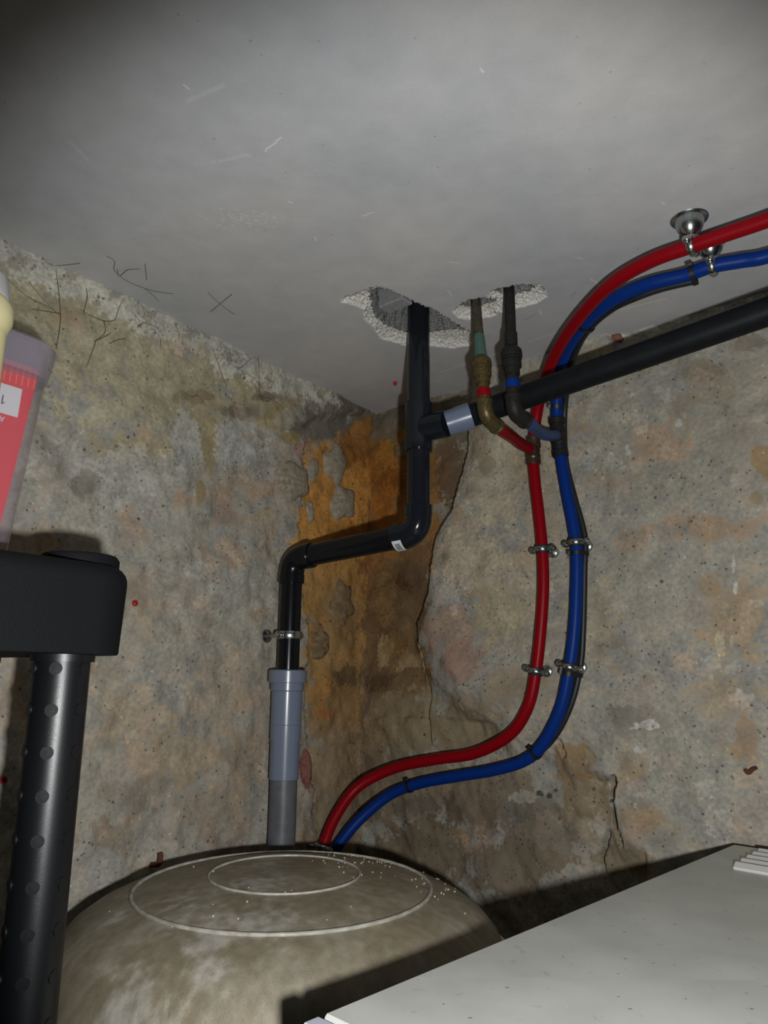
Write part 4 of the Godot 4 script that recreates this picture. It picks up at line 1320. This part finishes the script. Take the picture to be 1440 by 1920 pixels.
# ------------------------------------------------------------------ boiler cabinet
func boiler() -> void:
	var b := onR(1375, 1583, 0.05)
	var y := b.y
	var f := level(605, 1900, y - EYE.y)
	var ex := (b - f)
	var L := ex.length()
	ex = ex.normalized()
	var ez := Vector3(-ex.z, 0, ex.x)
	if ez.dot(uR) < 0.0: ez = -ez
	var W := 0.62
	var bs := Basis(ex, Vector3.UP, ez)
	if bs.determinant() < 0.0: bs = Basis(ex, Vector3.UP, -ez)
	var c := f + ex * L * 0.5 + ez * W * 0.5
	var t := thing("boiler_cabinet", "cream enamelled boiler cabinet with louvred top in front of the tank", "boiler", Vector3(c.x, 0, c.z))
	# enamel with scuffs
	var w := 512
	var n0 := bytes_noise(w, w, 0.01, 4, 81)
	var n1 := bytes_noise(w, w, 0.06, 4, 82)
	var im := Image.create(w, w, false, Image.FORMAT_RGB8)
	for j in w:
		for i in w:
			var g := 0.965 + (n0[j * w + i] - 128.0) / 128.0 * 0.05
			if n1[j * w + i] > 205: g *= 0.93
			im.set_pixel(i, j, Color(0.80 * g, 0.81 * g, 0.78 * g))
	var rng := RandomNumberGenerator.new()
	rng.seed = 9
	for k in 150:
		var p := Vector2i(rng.randi_range(1, w - 3), rng.randi_range(1, w - 3))
		var cc := Color(0.35, 0.32, 0.26) if rng.randf() < 0.7 else Color(0.9, 0.89, 0.85)
		im.set_pixelv(p, cc)
		if rng.randf() < 0.3: im.set_pixelv(p + Vector2i(1, 0), cc)
	var m := mat(Color.WHITE, 0.42, 0.0, 0.5)
	m.albedo_texture = ImageTexture.create_from_image(im)
	m.uv1_triplanar = true
	m.uv1_scale = Vector3.ONE * 1.6
	var mb := MB.new()
	mb.cbox(Vector3(c.x, y - 0.008, c.z), Vector3(L, 0.016, W), bs, 0.0022)
	var top := part("top_panel", mb, m, t)
	# scuffed spots and a yellow stain on the top
	mb = MB.new()
	mb.cbox(Vector3(c.x, (y - 0.016 + 0.06) * 0.5, c.z), Vector3(L - 0.012, y - 0.016 - 0.06, W - 0.006), bs, 0.003)
	part("body", mb, m, t)
	mb = MB.new()
	mb.cbox(f - ex * 0.010 + ez * W * 0.5 + Vector3.UP * (-0.001 - (y - 0.08) * 0.5), Vector3(0.016, y - 0.08, W + 0.004), bs, 0.002)
	part("front_panel", mb, mat(rgb(190, 194, 204), 0.4), t, "pale grey front panel")
	mb = MB.new()
	mb.cbox(Vector3(c.x, 0.03, c.z), Vector3(L - 0.05, 0.06, W - 0.05), bs, 0.003)
	part("plinth", mb, M.black_plastic, t)
	# louvres: a row of raised white fins across the far end
	var v0 := level(1377, 1629, y - EYE.y)
	var v1 := level(1421, 1603, y - EYE.y)
	for k in 5:
		var p := v0.lerp(v1, k / 4.0)
		mb = MB.new()
		mb.cbox(p + ez * 0.14 + Vector3.UP * 0.004, Vector3(0.0125, 0.004, 0.28), bs * Basis(Vector3(0, 0, 1), 0.5), 0.001)
		part("louvre", mb, M.white_plastic, top, "white louvre fin")

# ------------------------------------------------------------------ shelf rack
func shelf() -> void:
	var r := ray(118, 1235)
	var cf := Vector3(0, sin(PITCH), -cos(PITCH))
	var leg := EYE + r * (0.76 / r.dot(cf))
	var base := Vector3(leg.x, 0, leg.z)
	var t := thing("shelf_rack", "black plastic shelving rack with a dimpled round leg, by the left wall", "shelf", base)
	var ex := uL
	var ez := -nL
	var yb := leg.y + 0.004
	var yt := EYE.y + 0.112
	var mb := MB.new()
	var fr := MB.new()
	# shelf board with rounded rim
	var x0 := -0.046
	var x1 := 0.80
	var z0 := -0.062
	var z1 := 0.262
	mb.loft(base, ex, ez, x0, x1, z0, z1, 0.05, [Vector2(-0.004, yb), Vector2(-0.001, yb), Vector2(0.0, yb + 0.002), Vector2(0.003, yt - 0.020), Vector2(0.0025, yt - 0.014), Vector2(0.0005, yt - 0.009), Vector2(-0.003, yt - 0.005), Vector2(-0.008, yt - 0.002), Vector2(-0.014, yt - 0.0005), Vector2(-0.02, yt), Vector2(-0.045, yt)])
	part("shelf_board", mb, M.black_plastic, t)
	for q in [[0.0, 0.0], [0.73, 0.0], [0.0, 0.20], [0.73, 0.20]]:
		var lp: Vector3 = base + ex * q[0] + ez * q[1]
		mb = MB.new()
		mb.lathe(lp, Vector3.UP, [Vector2(0, 0), Vector2(0.031, 0), Vector2(0.0325, 0.002), Vector2(0.0325, 0.03), Vector2(0.0285, 0.032), Vector2(0.0272, yb - 0.007), Vector2(0.031, yb - 0.007), Vector2(0.0315, yb + 0.004), Vector2(0, yb + 0.004)], 48)
		var lg := part("leg", mb, M.black_leg, t)
		mb = MB.new()
		mb.lathe(lp - ex * 0.008 + Vector3.UP * (yt - 0.004), Vector3.UP, [Vector2(0, 0), Vector2(0.040, 0), Vector2(0.040, 0.012), Vector2(0.037, 0.016), Vector2(0.022, 0.017), Vector2(0.020, 0.012), Vector2(0, 0.012)], 40)
		part("leg_cap", mb, M.black_plastic, t)
		if q[1] > 0.1 or q[0] > 0.1: continue
		# raised buttons in vertical rows round the leg
		var toward := (EYE - lp)
		toward.y = 0
		toward = toward.normalized()
		var left_dir := toward.cross(Vector3.UP)
		for col in 6:
			var a := deg_to_rad(12.0 + col * 60.0)
			var dir := (toward * cos(a) - left_dir * -sin(a)).normalized()
			if col > 1 and col != 5: continue
			for k in 20:
				var yy := yb - 0.014 - k * 0.0400
				if yy < 0.7: break
				mb = MB.new()
				mb.lathe(lp + Vector3.UP * yy + dir * 0.0262, dir, [Vector2(0.0062, 0), Vector2(0.0062, 0.0020), Vector2(0.0, 0.0021)], 16)
				part("button", mb, M.black_leg, lg)

	# clear storage crate on the shelf with a red carton inside
	var P := Vector3(leg.x, yt, leg.z)
	var cx0 := 0.032     # right side, along the wall
	var cx1 := 0.40
	var cz0 := 0.035
	var cz1 := 0.235
	var hh := 0.247
	var clear := mat(Color(0.60, 0.56, 0.60, 0.24), 0.14)
	clear.transparency = BaseMaterial3D.TRANSPARENCY_ALPHA
	var lidm := mat(Color(0.60, 0.57, 0.62, 0.46), 0.18)
	lidm.transparency = BaseMaterial3D.TRANSPARENCY_ALPHA
	var bc := P + ex * cx1 * 0.5
	var ct := thing("storage_crate", "clear plastic storage crate with lid standing on the black shelf", "crate", bc)
	mb = MB.new()
	mb.loft(P, ex, ez, cx0 - 0.011, cx1, cz0, cz1, 0.036, [Vector2(-0.026, 0.0005), Vector2(-0.022, 0.0005), Vector2(-0.018, 0.004), Vector2(0.0, hh - 0.045), Vector2(0.0, hh - 0.002)])
	part("tub", mb, clear, ct)
	mb = MB.new()
	mb.loft(P, ex, ez, cx0 - 0.006, cx1 + 0.004, cz0 - 0.004, cz1 + 0.004, 0.032, [Vector2(-0.002, hh - 0.040), Vector2(0.004, hh - 0.040), Vector2(0.005, hh - 0.034), Vector2(0.009, hh - 0.012), Vector2(0.010, hh - 0.004), Vector2(0.006, hh), Vector2(-0.02, hh + 0.001)])
	part("crate_lid", mb, lidm, ct)
	mb = MB.new()
	mb.cbox(P + ex * (cx0 + 0.062) + ez * (cz0 - 0.010) + Vector3.UP * (hh - 0.035), Vector3(0.004, 0.046, 0.006), Basis(ex, Vector3.UP, ez), 0.001)
	mb.cbox(P + ex * (cx0 + 0.11) + ez * (cz0 - 0.010) + Vector3.UP * (hh - 0.058), Vector3(0.10, 0.005, 0.006), Basis(ex, Vector3.UP, ez), 0.001)
	part("clip", mb, lidm, ct)
	# carton
	var car := thing("red_carton", "bright red printed carton with a white label inside the clear crate", "carton", P + ex * 0.2)
	mb = MB.new()
	# the carton tapers like the tub it fills; front(x, y, out) is a point on its leaning front
	var kh := 0.220
	var k0 := cx0 + 0.006
	var kc := []
	for yy in [0.006, kh]:
		var ins: float = 0.018 * (kh - yy) / 0.214
		for q in [[k0 + ins, cz0 + 0.008 + ins], [cx1 - 0.04 - ins, cz0 + 0.008 + ins], [cx1 - 0.04 - ins, cz1 - 0.012 - ins], [k0 + ins, cz1 - 0.012 - ins]]:
			kc.append(P + ex * q[0] + ez * q[1] + Vector3.UP * yy)
	var mid := P + ex * (k0 + cx1 - 0.04) * 0.5 + ez * (cz0 + cz1) * 0.5 + Vector3.UP * kh * 0.5
	mb.poly([kc[0], kc[1], kc[2], kc[3]], mid)
	mb.poly([kc[4], kc[5], kc[6], kc[7]], mid)
	for q in 4: mb.poly([kc[q], kc[(q + 1) % 4], kc[4 + (q + 1) % 4], kc[4 + q]], mid)
	part("box", mb, mat(rgb(214, 30, 40), 0.5), car)
	var fu := (Vector3.UP * 0.213 - ez * 0.018).normalized()
	var fn := ex.cross(fu).normalized()
	if fn.dot(ez) > 0.0: fn = -fn
	var front := func(x: float, y: float, out: float) -> Vector3:
		return P + ex * (k0 + x) + ez * (cz0 + 0.008 + 0.018 * (kh - y) / 0.214) + Vector3.UP * y + fn * out
	var fb := Basis(ex, fu, ex.cross(fu))
	mb = MB.new()
	mb.cbox(front.call(0.060, 0.176, 0.0006), Vector3(0.088, 0.032, 0.0012), fb, 0.0)
	part("label", mb, M.sticker, car, "white handwritten label")
	for k in 14:
		mb = MB.new()
		mb.cbox(front.call(0.004 + k * 0.0066, 0.207, 0.0004), Vector3(0.0012, 0.022, 0.001), fb, 0.0)
		part("stripe", mb, mat(rgb(236, 104, 66), 0.6), car)
	# print, upside down as the carton stands on its head
	var face := Basis(-ex, fu, fn)
	if face.determinant() < 0.0: face = Basis(ex, fu, fn)
	for q in [["A consommer", 0.0085, 0.056, 0.154, M.sticker], ["1.7", 0.013, 0.040, 0.175, mat(rgb(60, 62, 80), 0.7)]]:
		var tm := TextMesh.new()
		tm.text = q[0]
		var sf := SystemFont.new()
		sf.font_names = PackedStringArray(["Droid Sans"])
		tm.font = sf
		tm.font_size = 32
		tm.pixel_size = q[1] / 32.0
		tm.depth = 0.0006
		var mi := MeshInstance3D.new()
		mi.name = "print"
		mi.mesh = tm
		mi.material_override = q[4]
		car.add_child(mi, true)
		mi.basis = face * Basis(Vector3(0, 0, 1), PI)
		mi.position = (front.call(q[2], q[3], 0.0016) as Vector3) - car.position

	# cream bottle in front of the crate, at the frame's edge
	var rb := ray(18, 700)
	var bo := EYE + rb * (0.66 / rb.dot(cf))
	var bpos := Vector3(bo.x, yt, bo.z) - Vector3(0.047, 0, 0)
	var bt := thing("bottle", "cream plastic bottle with yellow label beside the clear crate", "bottle", bpos)
	mb = MB.new()
	mb.lathe(bpos, Vector3.UP, [Vector2(0, 0), Vector2(0.032, 0), Vector2(0.035, 0.003), Vector2(0.035, 0.192), Vector2(0.0365, 0.199), Vector2(0.039, 0.205), Vector2(0.039, 0.217), Vector2(0.034, 0.225), Vector2(0.0, 0.227)], 36)
	part("body", mb, mat(rgb(224, 214, 164), 0.45), bt)
	mb = MB.new()
	mb.lathe(bpos + Vector3.UP * 0.226, Vector3.UP, [Vector2(0, 0), Vector2(0.033, 0), Vector2(0.034, 0.002), Vector2(0.031, 0.02), Vector2(0.028, 0.023), Vector2(0, 0.023)], 36)
	part("cap", mb, mat(rgb(190, 190, 192), 0.4), bt)
	mb = MB.new()
	mb.lathe(bpos + Vector3.UP * 0.02, Vector3.UP, [Vector2(0.034, 0), Vector2(0.0354, 0), Vector2(0.0354, 0.128), Vector2(0.034, 0.128)], 36)
	part("label", mb, mat(rgb(206, 186, 30), 0.5), bt, "yellow label")

# ------------------------------------------------------------------ small things on the walls
func small_things() -> void:
	for q in [[251, 1131, true, "red plastic wall plug in the left wall beside the black shelf"], [5, 1462, true, "red plastic wall plug in the left wall beside the rack leg"]]:
		var p := onL(q[0], q[1], 0.004)
		var t := thing("wall_plug", q[3], "wall plug", p)
		var mb := MB.new()
		mb.lathe(p - nL * 0.02, nL, [Vector2(0, 0), Vector2(0.004, 0), Vector2(0.004, 0.022), Vector2(0.0052, 0.0225), Vector2(0.0052, 0.0245), Vector2(0.0026, 0.0245), Vector2(0.0022, 0.02), Vector2(0, 0.02)], 16)
		part("sleeve", mb, M.plug, t)
		mb = MB.new()
		mb.cbox(p + nL * 0.0046, Vector3(0.010, 0.0012, 0.0012), Basis(uL, Vector3.UP, nL) * Basis(Vector3(0, 0, 1), 0.5), 0.0)
		part("slot", mb, M.rust, t)
	var cp := ceil_pt(741, 716)
	var pl := MB.new()
	pl.lathe(cp + Vector3.UP * 0.01, Vector3.DOWN, [Vector2(0, 0), Vector2(0.0042, 0), Vector2(0.0042, 0.013), Vector2(0.0034, 0.017), Vector2(0.0018, 0.017), Vector2(0.0016, 0.012), Vector2(0, 0.012)], 14)
	single("wall_plug", pl, M.plug, "red plastic plug sticking out of the ceiling above the corner", "wall plug", cp)
	# rusty nail and hook
	var mb := MB.new()
	var np := onL(285, 1622, 0.0)
	mb.tube(smooth([np - nL * 0.03, np + nL * 0.012 + Vector3.UP * 0.002, np + nL * 0.02 + Vector3.UP * 0.012, np + nL * 0.018 + Vector3.UP * 0.020], 5), 0.0042, 8)
	single("rusty_nail", mb, M.rust, "bent rusty iron nail in the left wall above the tank", "nail", np)
	mb = MB.new()
	var hp := onR(1417, 1440, 0.0)
	mb.tube(smooth([hp - nR * 0.02, hp + nR * 0.012, hp + nR * 0.018 - uR * 0.006 - Vector3.UP * 0.006, hp + nR * 0.018 - uR * 0.010 - Vector3.UP * 0.002], 5), 0.0030, 8)
	single("rusty_hook", mb, M.rust, "small rusty iron hook in the grey render above the boiler", "hook", hp)
	# dusty cobwebs: strands hanging off the wall and ceiling
	var webs := [
		["sparse dusty cobweb strands on the left wall above the clear crate", [[105, 505, 112, 560, 114, 600, 110, 630, 106, 655], [55, 530, 85, 565, 113, 592], [0, 510, 50, 555, 95, 578, 113, 592], [60, 580, 113, 588]]],
		["thick tangle of dusty cobweb under the ceiling on the left wall", [[162, 540, 164, 560, 158, 585, 163, 595], [150, 580, 170, 592, 195, 602, 215, 600, 222, 580, 232, 560], [195, 602, 198, 620, 190, 632, 178, 640], [178, 640, 192, 634, 208, 625], [250, 577, 256, 595, 268, 604, 290, 612, 300, 622], [268, 604, 258, 612, 276, 603], [262, 598, 272, 590, 268, 578, 274, 580], [290, 620, 300, 632, 302, 650], [325, 605, 334, 618, 336, 634], [180, 640, 172, 665, 162, 690], [205, 645, 220, 638, 235, 635]]],
		["fine dusty cobweb strands on the left wall near the corner", [[485, 668, 486, 700, 487, 742], [430, 680, 450, 690, 470, 672], [400, 655, 412, 690, 425, 725], [445, 690, 470, 705, 485, 720, 487, 742], [487, 742, 520, 755, 545, 782], [345, 735, 360, 745, 372, 742, 385, 760]]]]
	for w in webs:
		var b := MB.new()
		for s in w[1]:
			var pts := []
			for k in range(0, s.size(), 2): pts.append(onL(s[k], s[k + 1], 0.013 + 0.003 * sin(k * 2.0 + s[0])))
			b.tube(smooth(pts, 4), 0.00042, 5)
		var p := onL(w[1][0][0], w[1][0][1], 0.01)
		single("cobweb", b, M.web, w[0], "cobweb", p)
	var b := MB.new()
	for s in [[65, 493, 72, 500, 85, 492, 105, 498, 150, 494], [220, 505, 224, 518, 240, 506, 262, 505], [200, 480, 215, 490, 215, 508, 240, 528, 285, 545, 325, 551], [270, 540, 285, 552, 298, 565], [390, 548, 410, 568, 440, 590], [435, 552, 415, 568, 395, 585], [272, 495, 275, 525]]:
		var pts := []
		for k in range(0, s.size(), 2): pts.append(ceil_pt(s[k], s[k + 1], 0.004 + 0.002 * sin(k * 1.7)))
		b.tube(smooth(pts, 4), 0.00045, 5)
	single("cobweb", b, M.web, "faint dusty cobweb strands hanging under the white ceiling", "cobweb", ceil_pt(240, 506, 0.004))
